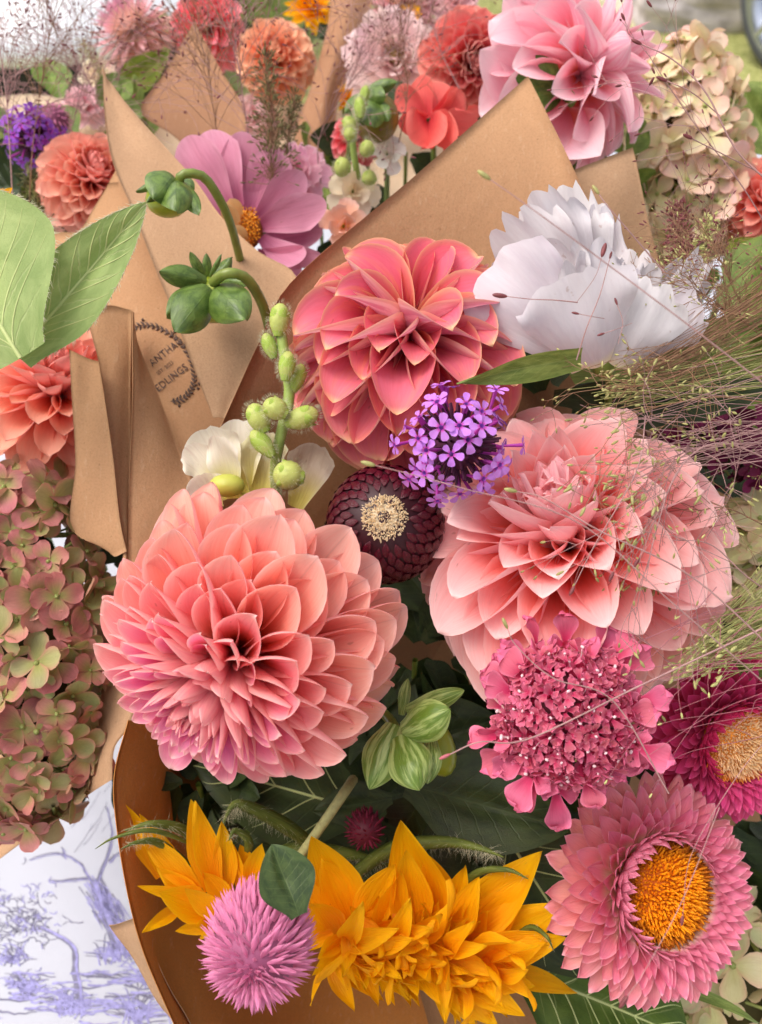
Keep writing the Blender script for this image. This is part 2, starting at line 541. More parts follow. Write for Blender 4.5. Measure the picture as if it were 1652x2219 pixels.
def cloth():
    t = NT('white_cotton')
    co = t.n('ShaderNodeTexCoord').outputs['Object']
    n1 = t.noise(co, 6, 3)
    wv = t.n('ShaderNodeTexWave', {'Vector': co, 'Scale': 420.0, 'Distortion': 1.5}).outputs[0]
    wv2 = t.n('ShaderNodeTexWave', {'Vector': co, 'Scale': 420.0, 'Distortion': 1.5}, bands_direction='Y').outputs[0]
    c = t.mix(t.sstep(n1.outputs[0], .35, .7), C(188, 190, 201), C(180, 182, 192))
    m = t.finish(c, .85, 0, None, t.bump(t.math('ADD', wv, wv2), .15, .0005))
    # table
    wood = plain_mat('folding_table_plastic', C(200, 198, 190), .5)
    tb = thing('market_table', 'long market table under the white toile cloth', 'table', Matrix.Translation((0, .5, -.75)))
    def box(nm, a, b, mat):
        bm = bmesh.new(); bmesh.ops.create_cube(bm, size=1)
        for v in bm.verts:
            v.co = Vector([(a[i] + b[i]) / 2 + v.co[i] * (b[i] - a[i]) for i in range(3)])
        bmesh.ops.bevel(bm, geom=bm.edges[:], offset=.004, segments=2, affect='EDGES')
        me = bpy.data.meshes.new(nm); bm.to_mesh(me); bm.free(); me.materials.append(mat)
        return put(nm, me, tb)
    box('table_top', (-1.2, -.28, -.035), (1.2, 1.48, -.004), wood)
    for sx in (-1.1, 1.1):
        for sy in (-.2, 1.4):
            box('leg', (sx - .02, sy - .02, -.75), (sx + .02, sy + .02, -.036), wood)
    # cloth: a grid over the top which hangs at the rims
    xs = np.concatenate([[-1.225, -1.222, -1.215], np.linspace(-1.2, 1.2, 90), [1.215, 1.222, 1.225]])
    ys = np.concatenate([[-.305, -.3, -.295], np.linspace(-.28, 1.48, 70), [1.495, 1.5, 1.505]])
    X, Y = np.meshgrid(xs, ys, indexing='ij')
    Z = np.zeros_like(X)
    ex = np.maximum(np.abs(X) - 1.2, 0) / .025; ey = np.maximum(np.maximum(-.28 - Y, Y - 1.48), 0) / .025
    Z = -np.clip(np.maximum(ex, ey), 0, 1) ** 2 * .25
    Z += .0012 * np.sin(X * 14 + Y * 5) * np.sin(Y * 9) * (Z > -.001)
    rootc = put('tablecloth', mesh_np('tablecloth', np.stack([X, Y, Z + .002], -1).reshape(-1, 3), grid_faces(len(xs), len(ys))[:, ::-1], m))
    tag(rootc, 'white cotton tablecloth printed with lavender grey toile trees beneath the bouquets', 'tablecloth')
    # toile print: flat strokes laid on the cloth
    ink = plain_mat('toile_ink_grey', C(132, 130, 154), .9, 0, .35, 200)
    ink2 = plain_mat('toile_ink_violet', C(164, 160, 214), .9, 0, .4, 200)
    def zc(x, y): return .002 + .0012 * np.sin(x * 14 + y * 5) * np.sin(y * 9)
    G = {0: Geo(), 1: Geo()}
    def stroke(pts, w0, w1, k=0, n=12, wob=0.0):
        """pts in frame units, dropped on the cloth"""
        P = spline([Vector((p[0], p[1], 0)) for p in pts], n)
        if wob: P[:, :2] += rng.normal(0, wob, (n, 2))
        Q = np.array([tuple(Wz(p[0], p[1], 0)) for p in P])
        T = np.gradient(Q, axis=0); T /= np.linalg.norm(T, axis=1)[:, None] + 1e-9
        Nn = np.stack([-T[:, 1], T[:, 0], 0 * T[:, 0]], 1)
        w = np.interp(np.linspace(0, 1, n), [0, 1], [w0, w1])[:, None] * S(1, .6) / 2
        if w0 > 5: w = w * (1 + .5 * rng.random((n, 1)))
        L, Rr = Q + Nn * w, Q - Nn * w
        for A in (L, Rr): A[:, 2] = zc(A[:, 0], A[:, 1]) + .0003 + .0002 * k
        V = np.stack([Rr, L], 1).reshape(-1, 3)
        G[k].add(V, grid_faces(n, 2)[:, ::-1])
    def tree(base, pts, w, lv=3, spread=.9, ln=60):
        stroke([base] + pts, w, w * .45, 0, 14, 1.2)
        stroke([(p[0] + w * .4, p[1]) for p in [base] + pts], w * .5, w * .3, 1, 14, 1.0)
    def twig(x, y, a, L, lv, w):
        x2, y2 = x + math.cos(a) * L, y + math.sin(a) * L
        mx, my = (x + x2) / 2 + random.uniform(-.15, .15) * L, (y + y2) / 2 + random.uniform(-.15, .15) * L
        stroke([(x, y), (mx, my), (x2, y2)], w, w * .5, 0, 6, .6)
        if lv > 0:
            for _ in range(random.choice((2, 3))):
                twig(x2, y2, a + random.uniform(-.9, .9), L * random.uniform(.55, .8), lv - 1, w * .65)
    # the two toile trees that the photograph shows
    tree((260, 2060), [(235, 2010), (215, 1960), (200, 1910)], 18)
    for p in ([(200, 1915), (170, 1870), (120, 1850), (65, 1865)], [(205, 1925), (235, 1850), (242, 1800), (232, 1750)],
              [(190, 1905), (150, 1908), (105, 1912)], [(235, 1870), (250, 1855), (262, 1848)], [(140, 1860), (138, 1845), (134, 1838)]):
        stroke(p, 6, 2, 0, 12, 1.0); stroke([(q[0] + 3, q[1] + 3) for q in p], 3, 1.5, 1, 12, 1.0)
    tree((180, 2200), [(165, 2120), (155, 2050), (85, 2010)], 12)
    for i in range(26):
        twig(85 + random.gauss(0, 30), 1995 + random.gauss(0, 25), random.uniform(2.4, 4.2), 22, 2, 3)
    for i in range(90):
        a = random.uniform(0, 6.28); cx_, cy_ = random.gauss(45, 45), random.gauss(1985, 45)
        stroke([(cx_, cy_), (cx_ + 9 * math.cos(a), cy_ + 9 * math.sin(a)), (cx_ + 16 * math.cos(a + .6), cy_ + 16 * math.sin(a + .6))], 3, 1.5, random.choice((0, 1, 1)), 5, .5)
    for i in range(240):     # shaded trunk hatching
        t_ = random.random(); cx_ = 200 + t_ * 90 + random.gauss(0, 13); cy_ = 1920 + t_ * 130 + random.gauss(0, 13)
        stroke([(cx_, cy_), (cx_ + 10, cy_ + 14), (cx_ + 18, cy_ + 30)], 3.2, 1, 1 if random.random() < .7 else 0, 5, .5)
    for i in range(60):     # ground lines
        x0 = random.uniform(-20, 330); y0 = 2150 + random.gauss(0, 28)
        stroke([(x0, y0), (x0 + 40, y0 + random.uniform(-8, 8)), (x0 + 85, y0 + random.uniform(-12, 12))], 5, 2, random.choice((0, 1)), 8, 1.5)
    for cx_, cy_, n_, L_ in ((330, 2130, 60, 75), (250, 2080, 40, 60), (60, 2150, 60, 45), (150, 2190, 60, 60), (300, 2210, 70, 70), (30, 2080, 40, 40), (400, 2260, 60, 80), (380, 2120, 40, 60),
                             (-100, 2000, 60, 60), (-60, 2260, 80, 60), (120, 2300, 80, 60)):
        for i in range(n_):     # tufts of fronds
            a = random.uniform(math.pi * 1.02, math.pi * 1.98); L = L_ * random.uniform(.5, 1.2)
            x0, y0 = cx_ + random.gauss(0, 14), cy_ + random.gauss(0, 10)
            dx, dy = math.cos(a) * L, math.sin(a) * L
            stroke([(x0, y0), (x0 + dx * .5, y0 + dy * .65), (x0 + dx, y0 + dy * .75)], 3.6, 1, random.choice((0, 1, 1)), 7, .4)
    for i in range(16):
        x0, y0 = random.uniform(20, 240), random.uniform(1700, 1850)
        stroke([(x0, y0), (x0 + 22, y0 - 30), (x0 + 40, y0 - 62)], 1.2, .8, 0, 8, .8)
    # more of the same motif over the rest of the cloth
    def far(x, y):
        v = CAMR.transposed() @ (Vector((x, y, 0)) - CAMLOC); k = 2 * TH / 1652
        return 826 + v.x / -v.z / k, 1109.5 - v.y / -v.z / k
    for i in range(40):
        X0, Y0 = random.uniform(-1.1, 1.1), random.uniform(.35, 1.4)
        for j in range(9):
            a = random.uniform(0, 6.28); L = random.uniform(.01, .05)
            X1, Y1 = X0 + random.gauss(0, .02), Y0 + random.gauss(0, .02)
            p = [far(X1, Y1), far(X1 + L * .5 * math.cos(a), Y1 + L * .5 * math.sin(a)), far(X1 + L * math.cos(a + .5), Y1 + L * math.sin(a + .5))]
            stroke(p, 2.5, 1, random.choice((0, 1)), 5)
    tag(put('toile_print', G[0].mesh('toile_print', ink, False), rootc), kind='stuff')
    tag(put('toile_print_shading', G[1].mesh('toile_print_shading', ink2, False), rootc), kind='stuff')
cloth()

# ------------------------------------------------------------------ kraft paper
def surf(rows, nr=28, nc=24):
    """smooth surface through rows of frame points (x, y, d)"""
    cur = [spline([W(*p) for p in r_], nc) for r_ in rows]
    A = np.stack(cur)                        # rows x nc x 3
    out = np.empty((nr, nc, 3))
    for j in range(nc):
        out[:, j] = spline(A[:, j], nr)
    return out

def sheet(name, rows, mat, label=None, cat='wrapping paper', parent=None, nr=28, nc=24, th=.00035, wr=.0009, seed=0, group=None):
    P = surf(rows, nr, nc)
    T1 = np.gradient(P, axis=0); T2 = np.gradient(P, axis=1)
    Nn = np.cross(T1, T2); Nn /= np.linalg.norm(Nn, axis=2)[..., None] + 1e-12
    rr = np.random.default_rng(seed)
    ph = rr.uniform(0, 6.28, 4)
    wrn = np.sin(np.linspace(0, 5, nr)[:, None] + ph[0]) * np.sin(np.linspace(0, 4, nc)[None] + ph[1]) + .5 * np.sin(np.linspace(0, 11, nr)[:, None] + np.linspace(0, 7, nc)[None] + ph[2])
    P = P + Nn * (wrn * wr)[..., None]
    V = np.concatenate([(P + Nn * th / 2).reshape(-1, 3), (P - Nn * th / 2).reshape(-1, 3)])
    n = nr * nc
    F = [grid_faces(nr, nc), grid_faces(nr, nc)[:, ::-1] + n]
    rim = list(range(nc)) + [i * nc + nc - 1 for i in range(1, nr)] + [(nr - 1) * nc + j for j in range(nc - 2, -1, -1)] + [i * nc for i in range(nr - 2, 0, -1)]
    rim = np.array(rim); nx = np.roll(rim, -1)
    F.append(np.stack([rim, nx, nx + n, rim + n], 1)[:, ::-1])
    me = mesh_np(name, V, np.concatenate(F), mat, False)
    sm = np.ones(len(me.polygons), bool); sm[-len(rim):] = False
    me.polygons.foreach_set('use_smooth', sm)
    o = put(name, me, parent)
    if label and parent is None: tag(o, label, cat, group)
    return o, P, Nn

# main bouquet wrap (thing with its folded panels)
wrapM = thing('paper_wrap', 'big kraft paper wrap round the front bouquet with tall pointed corner behind the rose dahlia', 'wrapping paper')
# back panel: diagonal free edge from the pointed corner down to the left
sheet('back_panel', [
    [(1145, 163, .50), (1180, 235, .49), (1215, 305, .485), (1250, 380, .48), (1330, 560, .48), (1400, 760, .50)],
    [(900, 380, .475), (990, 450, .48), (1080, 520, .485), (1160, 600, .49), (1240, 740, .50), (1300, 900, .52)],
    [(640, 603, .455), (760, 680, .475), (900, 760, .49), (1020, 840, .50), (1120, 940, .52), (1200, 1080, .54)],
    [(560, 745, .45), (680, 830, .475), (800, 920, .49), (920, 1000, .51), (1010, 1080, .53), (1100, 1200, .56)],
    [(485, 900, .445), (590, 990, .48), (700, 1080, .50), (800, 1160, .52), (900, 1240, .54), (1000, 1330, .58)],
    [(410, 1065, .445), (520, 1160, .48), (620, 1240, .51), (720, 1300, .53), (840, 1360, .56), (940, 1430, .60)],
    [(330, 1290, .455), (430, 1350, .49), (540, 1400, .52), (660, 1440, .54), (800, 1480, .58), (920, 1530, .615)],
], KRAFT2, parent=wrapM, nr=36, nc=24)
sheet('corner_panel', [
    [(1200, 385, .495), (1290, 350, .497), (1370, 320, .50)],
    [(1225, 470, .50), (1310, 440, .50), (1395, 430, .505)],
    [(1260, 570, .51), (1340, 560, .51), (1420, 535, .512)],
    [(1300, 760, .53), (1390, 740, .53), (1470, 720, .53)],
    [(1350, 1000, .56), (1430, 980, .56), (1510, 960, .56)],
], KRAFT, parent=wrapM)
sheet('front_panel', [
    [(272, 1560, .425), (247, 1680, .42), (255, 1800, .415), (280, 1950, .415), (315, 2070, .42), (385, 2225, .43), (430, 2330, .44)],
    [(330, 1560, .45), (320, 1680, .45), (330, 1800, .45), (360, 1950, .455), (400, 2080, .465), (480, 2240, .475), (520, 2330, .48)],
    [(400, 1560, .49), (400, 1680, .50), (440, 1800, .51), (480, 1940, .51), (560, 2080, .53), (640, 2200, .545), (680, 2330, .54)],
    [(500, 1560, .54), (540, 1680, .56), (600, 1800, .57), (680, 1920, .56), (760, 2040, .57), (860, 2170, .57), (900, 2330, .555)],
    [(700, 1560, .60), (760, 1660, .61), (840, 1760, .60), (920, 1900, .58), (1000, 2030, .58), (1100, 2160, .575), (1160, 2330, .56)],
], KRAFT_GLOW, parent=wrapM, nr=40, nc=40, wr=.0022)
sheet('near_panel', [
    [(395, 2245, .432), (560, 2400, .42), (850, 2450, .415), (1150, 2420, .42), (1400, 2330, .43)],
    [(470, 2260, .46), (600, 2370, .46), (850, 2400, .455), (1120, 2380, .46), (1340, 2310, .46)],
    [(560, 2290, .53), (660, 2350, .53), (850, 2370, .53), (1080, 2360, .53), (1280, 2300, .53)],
], KRAFT_GLOW, parent=wrapM, nr=14, nc=24, seed=9)
sheet('right_panel', [
    [(860, 1250, .62), (1300, 1150, .60), (1500, 1000, .60), (1640, 800, .61), (1750, 600, .63)],
    [(780, 1500, .63), (1200, 1450, .64), (1450, 1300, .63), (1620, 1100, .63), (1800, 900, .63)],
    [(800, 1800, .62), (1200, 1800, .61), (1450, 1700, .62), (1650, 1500, .62), (1850, 1400, .62)],
    [(880, 2050, .575), (1250, 2050, .57), (1450, 2000, .58), (1650, 1900, .58), (1850, 1850, .58)],
    [(960, 2330, .545), (1300, 2330, .545), (1450, 2330, .55), (1650, 2330, .55), (1850, 2330, .55)],
], KRAFT2, parent=wrapM, nr=24, nc=24)
sheet('outer_fold', [
    [(235, 2007, .455), (262, 2000, .45), (300, 1985, .435)],
    [(280, 2070, .46), (300, 2060, .452), (325, 2050, .437)],
    [(340, 2160, .47), (352, 2150, .46), (372, 2150, .44)],
    [(400, 2240, .48), (410, 2240, .47), (420, 2240, .45)],
], KRAFT, parent=wrapM, nr=14, nc=8)

wrapB = thing('paper_wrap', 'tall kraft paper point rising to a sharp curled tip beside the mauve zinnia', 'wrapping paper')
sheet('front_panel', [
    [(225, 148, .56), (228, 160, .56), (232, 172, .56), (237, 180, .56)],
    [(224, 200, .55), (240, 210, .55), (258, 222, .55), (278, 232, .55)],
    [(232, 290, .535), (275, 300, .54), (320, 305, .54), (352, 312, .54)],
    [(250, 365, .52), (310, 375, .525), (370, 385, .53), (425, 392, .53)],
    [(285, 450, .505), (345, 455, .51), (420, 465, .515), (480, 470, .52)],
    [(325, 555, .49), (400, 555, .495), (480, 555, .50), (560, 545, .505)],
    [(372, 670, .478), (450, 655, .48), (545, 630, .485), (642, 602, .49)],
    [(415, 785, .468), (460, 770, .47), (520, 755, .472), (577, 722, .475)],
    [(462, 905, .46), (472, 905, .46), (480, 905, .46), (487, 905, .46)],
], KRAFT, parent=wrapB, nr=44, nc=20, wr=.0009)
_, PC, NC = sheet('back_panel', [
    [(235, 395, .545), (290, 395, .545), (330, 400, .545)],
    [(180, 500, .54), (260, 500, .53), (370, 520, .53)],
    [(190, 600, .53), (280, 610, .52), (400, 620, .52)],
    [(240, 700, .515), (330, 700, .51), (430, 690, .51)],
    [(290, 850, .50), (370, 850, .495), (500, 850, .495)],
    [(345, 1000, .485), (410, 1000, .48), (520, 980, .485)],
    [(380, 1130, .475), (440, 1130, .475), (530, 1100, .48)],
], KRAFT2, parent=wrapB, nr=40, nc=20)

# the farm's stamp, printed on the back panel
def stamp():
    ink = plain_mat('stamp_ink', C(104, 84, 76), .9, 0, .3, 300)
    o3 = W(345, 790, .4985); r3 = W(420, 765, .4985 - .0015) - o3
    ex = (W(415, 724, .498) - W(318, 800, .503)).normalized()
    cdir = (CAMLOC - o3).normalized(); ey = cdir.cross(ex).normalized(); ez = ex.cross(ey)
    P = PC.reshape(-1, 3)
    def flat(p):
        """drop a point onto the paper along the view ray"""
        p = np.array(p); c = np.array(CAMLOC); dr = (p - c); dr /= np.linalg.norm(dr)
        rel = P - c; dist = np.linalg.norm(rel, axis=1); cs = (rel @ dr) / dist
        idx = np.argsort(-cs)[:4]; w = 1 / (1.0001 - cs[idx]) ; depth = (dist[idx] * w).sum() / w.sum()
        return c + dr * (depth - .0009)
    g = None
    def text(s_, px, py, size, rot=0):
        cu = bpy.data.curves.new('lettering', 'FONT'); cu.body = s_; cu.size = size; cu.align_x = 'CENTER'; cu.resolution_u = 3
        cu.extrude = 0.0; cu.space_character = 1.1; cu.offset = size * .012
        ob = bpy.data.objects.new('lettering', cu); me = bpy.data.meshes.new_from_object(ob)
        bpy.data.objects.remove(ob)
        base = W(px, py, .5)
        for v in me.vertices:
            v.co = Vector(flat(base + ex * v.co.x + ey * v.co.y * 1.1))
        me.materials.append(ink)
        return put('lettering', me, wrapB)
    u = S(1, .5)
    text("ANTHA'S", 364, 768, 20 * u); text("EST. 2023", 360, 800, 10 * u); text("EDLINGS", 376, 824, 20 * u)
    g = Geo()
    cc = W(344, 788, .5)
    def pt(a, k=1.0, dx=0, dy=0):
        return Vector(flat(cc + ex * (math.cos(a) * 66 * u * k + dx) + ey * (math.sin(a) * 90 * u * k + dy)))
    g.tube([pt(a) for a in np.linspace(-2.1, 2.3, 50)], .00022, 4)
    for a in np.linspace(-2.05, 2.25, 34):
        sgn = 1 if int(a * 1000) % 2 else -1
        for s_ in (1, -1):
            kk = 1 + s_ * random.uniform(.07, .12)
            g.tube([pt(a), pt(a + .06, (1 + kk) / 2), pt(a + .11, kk)], [.0002, .0008, .0001], 4)
        if random.random() < .35:
            p = pt(a + .02, 1.14); g.ball(p, .0009, nu=4, nv=6)
    put('wreath_print', g.mesh('wreath_print', ink), wrapB)
stamp()

wrapD = thing('paper_wrap', 'creased kraft paper wrap with open pleats beside the left coral dahlia', 'wrapping paper')
sheet('left_panel', [
    [(150, 757, .468), (180, 772, .468), (213, 782, .466)],
    [(158, 850, .465), (190, 855, .463), (225, 855, .460)],
    [(163, 1000, .462), (200, 1000, .459), (245, 1000, .455)],
    [(153, 1140, .462), (200, 1150, .458), (262, 1120, .452)],
    [(225, 1192, .458), (250, 1205, .455), (275, 1195, .450)],
], KRAFT2, parent=wrapD, nr=26, nc=12, seed=3)
sheet('middle_panel', [
    [(188, 690, .482), (235, 662, .484), (285, 672, .488)],
    [(215, 790, .476), (245, 780, .478), (282, 780, .485)],
    [(235, 930, .467), (258, 930, .470), (281, 930, .476)],
    [(255, 1080, .458), (266, 1080, .459), (279, 1080, .463)],
    [(268, 1230, .452), (274, 1230, .452), (282, 1230, .452)],
], KRAFT2, parent=wrapD, nr=26, nc=12, seed=4)
sheet('right_panel', [
    [(285, 670, .478), (290, 690, .482), (293, 715, .49)],
    [(288, 780, .466), (304, 790, .475), (320, 800, .485)],
    [(286, 930, .455), (330, 930, .463), (374, 940, .474)],
    [(280, 1080, .449), (350, 1070, .456), (420, 1060, .462)],
    [(278, 1230, .446), (340, 1230, .45), (440, 1200, .455)],
], KRAFT2, parent=wrapD, nr=26, nc=14, seed=5)
sheet('inner_pleat', [
    [(262, 672, .492), (290, 676, .50)],
    [(255, 800, .488), (300, 800, .50)],
    [(255, 950, .480), (310, 950, .49)],
    [(262, 1100, .472), (320, 1100, .48)],
    [(268, 1240, .462), (320, 1240, .47)],
], KRAFT2, parent=wrapD, nr=20, nc=6, seed=6)

wrapE = thing('paper_wrap', 'pale kraft paper sheet sloping under the dusty hydrangea onto the tablecloth', 'wrapping paper')
sheet('side_panel', [
    [(370, 1100, .485), (330, 1400, .47), (285, 1560, .458), (250, 1620, .452), (246, 1688, .455)],
    [(200, 1300, .50), (215, 1450, .485), (225, 1560, .48), (200, 1650, .48), (150, 1752, .478)],
    [(60, 1400, .53), (110, 1500, .52), (130, 1620, .51), (90, 1720, .505), (20, 1846, .50)],
    [(-120, 1500, .56), (-60, 1600, .55), (-40, 1700, .54), (-80, 1800, .53), (-150, 1970, .52)],
], KRAFT, parent=wrapE, nr=24, nc=24)

wrapG = thing('paper_wrap', 'kraft paper triangle, coloured as in shade, standing behind the thin purple grass', 'wrapping paper')
sheet('front_panel', [
    [(418, 50, .74), (421, 52, .74), (424, 52, .74)],
    [(360, 150, .72), (420, 150, .72), (478, 150, .72)],
    [(305, 240, .70), (420, 250, .70), (530, 240, .70)],
    [(390, 310, .68), (450, 330, .68), (528, 340, .68)],
    [(450, 420, .66), (480, 430, .66), (540, 440, .66)],
], KRAFT_SHADE, parent=wrapG, nr=20, nc=12)
sheet('lower_panel', [
    [(60, 500, .56), (170, 503, .55), (262, 490, .54)],
    [(60, 600, .55), (160, 600, .54), (262, 600, .53)],
    [(60, 760, .54), (160, 760, .53), (262, 760, .52)],
], KRAFT2, parent=wrapB, nr=12, nc=12)
sheet('side_flap', [
    [(250, 368, .548), (254, 372, .548), (258, 376, .548)],
    [(205, 450, .55), (240, 452, .545), (280, 450, .54)],
    [(165, 525, .548), (240, 530, .54), (320, 530, .535)],
    [(150, 640, .54), (240, 650, .53), (370, 660, .525)],
], KRAFT2, parent=wrapB, nr=16, nc=12)
wrapH = thing('paper_wrap', 'narrow kraft paper curl standing between the peach dahlia and the blush bloom', 'wrapping paper')
sheet('front_panel', [
    [(715, -30, .82), (760, -30, .80), (805, -30, .82)],
    [(712, 40, .80), (745, 40, .78), (800, 40, .80)],
    [(695, 110, .78), (730, 110, .76), (775, 110, .78)],
    [(672, 200, .76), (705, 200, .74), (738, 200, .76)],
    [(645, 280, .74), (690, 290, .72), (725, 300, .74)],
    [(620, 400, .72), (680, 400, .70), (725, 400, .72)],
], KRAFT_SHADE, parent=wrapH, nr=24, nc=10)

CREAM = kraft_mat('cream_tissue', C(226, 206, 178))
wrapI = thing('tissue_sheet', 'cream tissue sheet standing behind the mauve zinnia and snapdragon buds', 'tissue paper')
sheet('sheet', [[(330, 245, .84), (640, 225, .84), (740, 240, .84), (900, 250, .84), (1200, 300, .84)], [(330, 330, .78), (650, 330, .78), (740, 330, .78), (900, 340, .78), (1200, 380, .78)],
    [(330, 470, .70), (650, 480, .70), (740, 480, .70), (900, 480, .70), (1200, 480, .70)]], CREAM, parent=wrapI, nr=14, nc=20, wr=.004)
wrapJ = thing('tissue_sheet', 'cream tissue sheet behind the peach coral dahlia and thin purple grass', 'tissue paper')
sheet('sheet', [[(-60, 215, .86), (60, 205, .86), (180, 215, .86), (300, 225, .86)], [(-60, 330, .80), (60, 330, .80), (180, 330, .80), (330, 330, .80)],
    [(-60, 520, .70), (60, 520, .70), (180, 520, .70), (330, 520, .70)]], CREAM, parent=wrapJ, nr=14, nc=14, wr=.004)
# ------------------------------------------------------------------ dahlias
BASE = W(900, 1350, .70); BASE.z = .05        # where the front bouquet's stems run together

M_D1 = petal_mat('salmon_dahlia_petal', throat=C(240, 120, 70), tip=C(253, 200, 188), edge=C(255, 214, 208), back=C(248, 176, 174), backstreak=C(244, 160, 166),
                 u0=.25, u1=.8, tipk=.4, tipu=.72, edgek=.8, edgep=7, trans=.42, midline=.16, streak=.08)
K_ball = [
    (0.0, dict(wid=.12, b=.5, m=.6, p=2.0, q=1.4, cups=(1.9, 1.6, 1.2), bend=.35, curl=.4, ruf=.02, marg=0.0, fold=0.0)),
    (0.3, dict(wid=.19, b=.42, m=.66, p=2.1, q=1.5, cups=(2.7, 2.0, 1.0), bend=-.1, curl=.0, ruf=.02, marg=0.0, fold=0.0)),
    (0.55, dict(wid=.29, b=.36, m=.70, p=2.4, q=1.7, cups=(2.9, 2.1, 1.0), bend=-.28, curl=.0, ruf=.02, marg=0.0, fold=0.0)),
    (1.0, dict(wid=.28, b=.36, m=.68, p=2.3, q=1.65, cups=(2.7, 1.5, .95), bend=-.32, curl=.2, ruf=.02, marg=.1, fold=0.0)),
]
def col_d1(t, phi):
    return jit(ramp([(0, C(226, 100, 182)), (.32, C(242, 126, 184)), (.46, C(250, 146, 160)), (.64, C(252, 178, 160)), (1, C(252, 196, 178))], t), .06)
flower('dahlia', 'big salmon ball dahlia with magenta centre, above the yellow sunflowers', 'dahlia', 522, 1402, .385, 338, -.38, -.58, 275, M_D1, K_ball, col_d1,
       th=(2, 122), thp=1.45, Lk=(.56, 1.0), lp=.8, r0=.08, nu=14, nv=12, to=BASE, variants=4, stages=9, jitter=.05, wj=.08, tiltj=.08)

M_D2 = petal_mat('rose_dahlia_petal', throat=C(214, 60, 74), tip=C(250, 160, 140), edge=C(250, 206, 160), back=C(216, 122, 152), backstreak=C(238, 176, 192),
                 u0=.1, u1=.7, tipk=.35, tipu=.8, edgek=.9, edgep=9, trans=.32, streak=.35, streakc=C(250, 160, 96), nv=8)
K_rose = [
    (0.0, dict(wid=.42, b=.42, m=.60, p=1.9, q=1.3, cups=(2.5, 1.9, 1.2), bend=-.45, curl=-.6, ruf=.03, marg=.2, fold=0.0)),
    (0.25, dict(wid=.42, b=.40, m=.62, p=1.9, q=1.3, cups=(2.5, 1.9, 1.3), bend=-.6, curl=-.6, ruf=.03, marg=.2, fold=0.0)),
    (0.6, dict(wid=.46, b=.36, m=.64, p=2.0, q=1.35, cups=(2.7, 1.9, 1.3), bend=-.75, curl=-.3, ruf=.03, marg=.3, fold=0.0)),
    (1.0, dict(wid=.43, b=.34, m=.62, p=2.0, q=1.35, cups=(2.5, 1.6, 1.2), bend=-.55, curl=.2, ruf=.03, marg=.5, fold=0.0)),
]
def col_d2(t, phi):
    return jit(ramp([(0, C(232, 112, 136)), (.5, C(236, 122, 138)), (1, C(238, 136, 144))], t), .06)
flower('dahlia', 'rose red dahlia with lilac backed rolled petals, below the tall kraft corner', 'dahlia', 885, 742, .425, 272, .02, .70, 104, M_D2, K_rose, col_d2,
       th=(33, 152), uniform=True, Lk=(.78, 1.04), lp=.7, r0=.08, nu=14, nv=14, jitter=.08, to=BASE, variants=3)

M_D3 = petal_mat('blush_dahlia_petal', throat=C(246, 96, 52), tip=C(253, 222, 222), edge=C(254, 226, 222), back=C(250, 200, 204), backstreak=C(246, 184, 192),
                 u0=.25, u1=.8, tipk=.62, tipu=.5, edgek=.7, edgep=4, trans=.36, streak=.08)
K_blush = [
    (0.0, dict(wid=.24, b=.5, m=.5, p=1.6, q=1.2, cups=(1.6, 1.5, .9), bend=.7, curl=.2, ruf=.03, marg=0.3, fold=0.0)),
    (0.4, dict(wid=.38, b=.38, m=.60, p=1.85, q=1.25, cups=(2.7, 2.0, 1.0), bend=-.35, curl=-.5, ruf=.03, marg=0.3, fold=.03)),
    (1.0, dict(wid=.38, b=.36, m=.60, p=1.9, q=1.3, cups=(2.4, 1.3, .8), bend=-.6, curl=-.2, ruf=.03, marg=.3, fold=.05)),
]
def col_d3(t, phi):
    return jit(ramp([(0, C(252, 164, 160)), (.4, C(250, 148, 146)), (1, C(250, 158, 148))], t), .05)
flower('dahlia', 'blush tipped dahlia with orange throats under the seed grass, beside the lilac verbena', 'dahlia', 1230, 1188, .41, 348, -.28, .58, 142, M_D3, K_blush, col_d3,
       th=(3, 128), thp=1.2, Lk=(.62, 1.04), lp=.8, r0=.09, nu=12, nv=10, to=BASE, variants=3, stages=8)

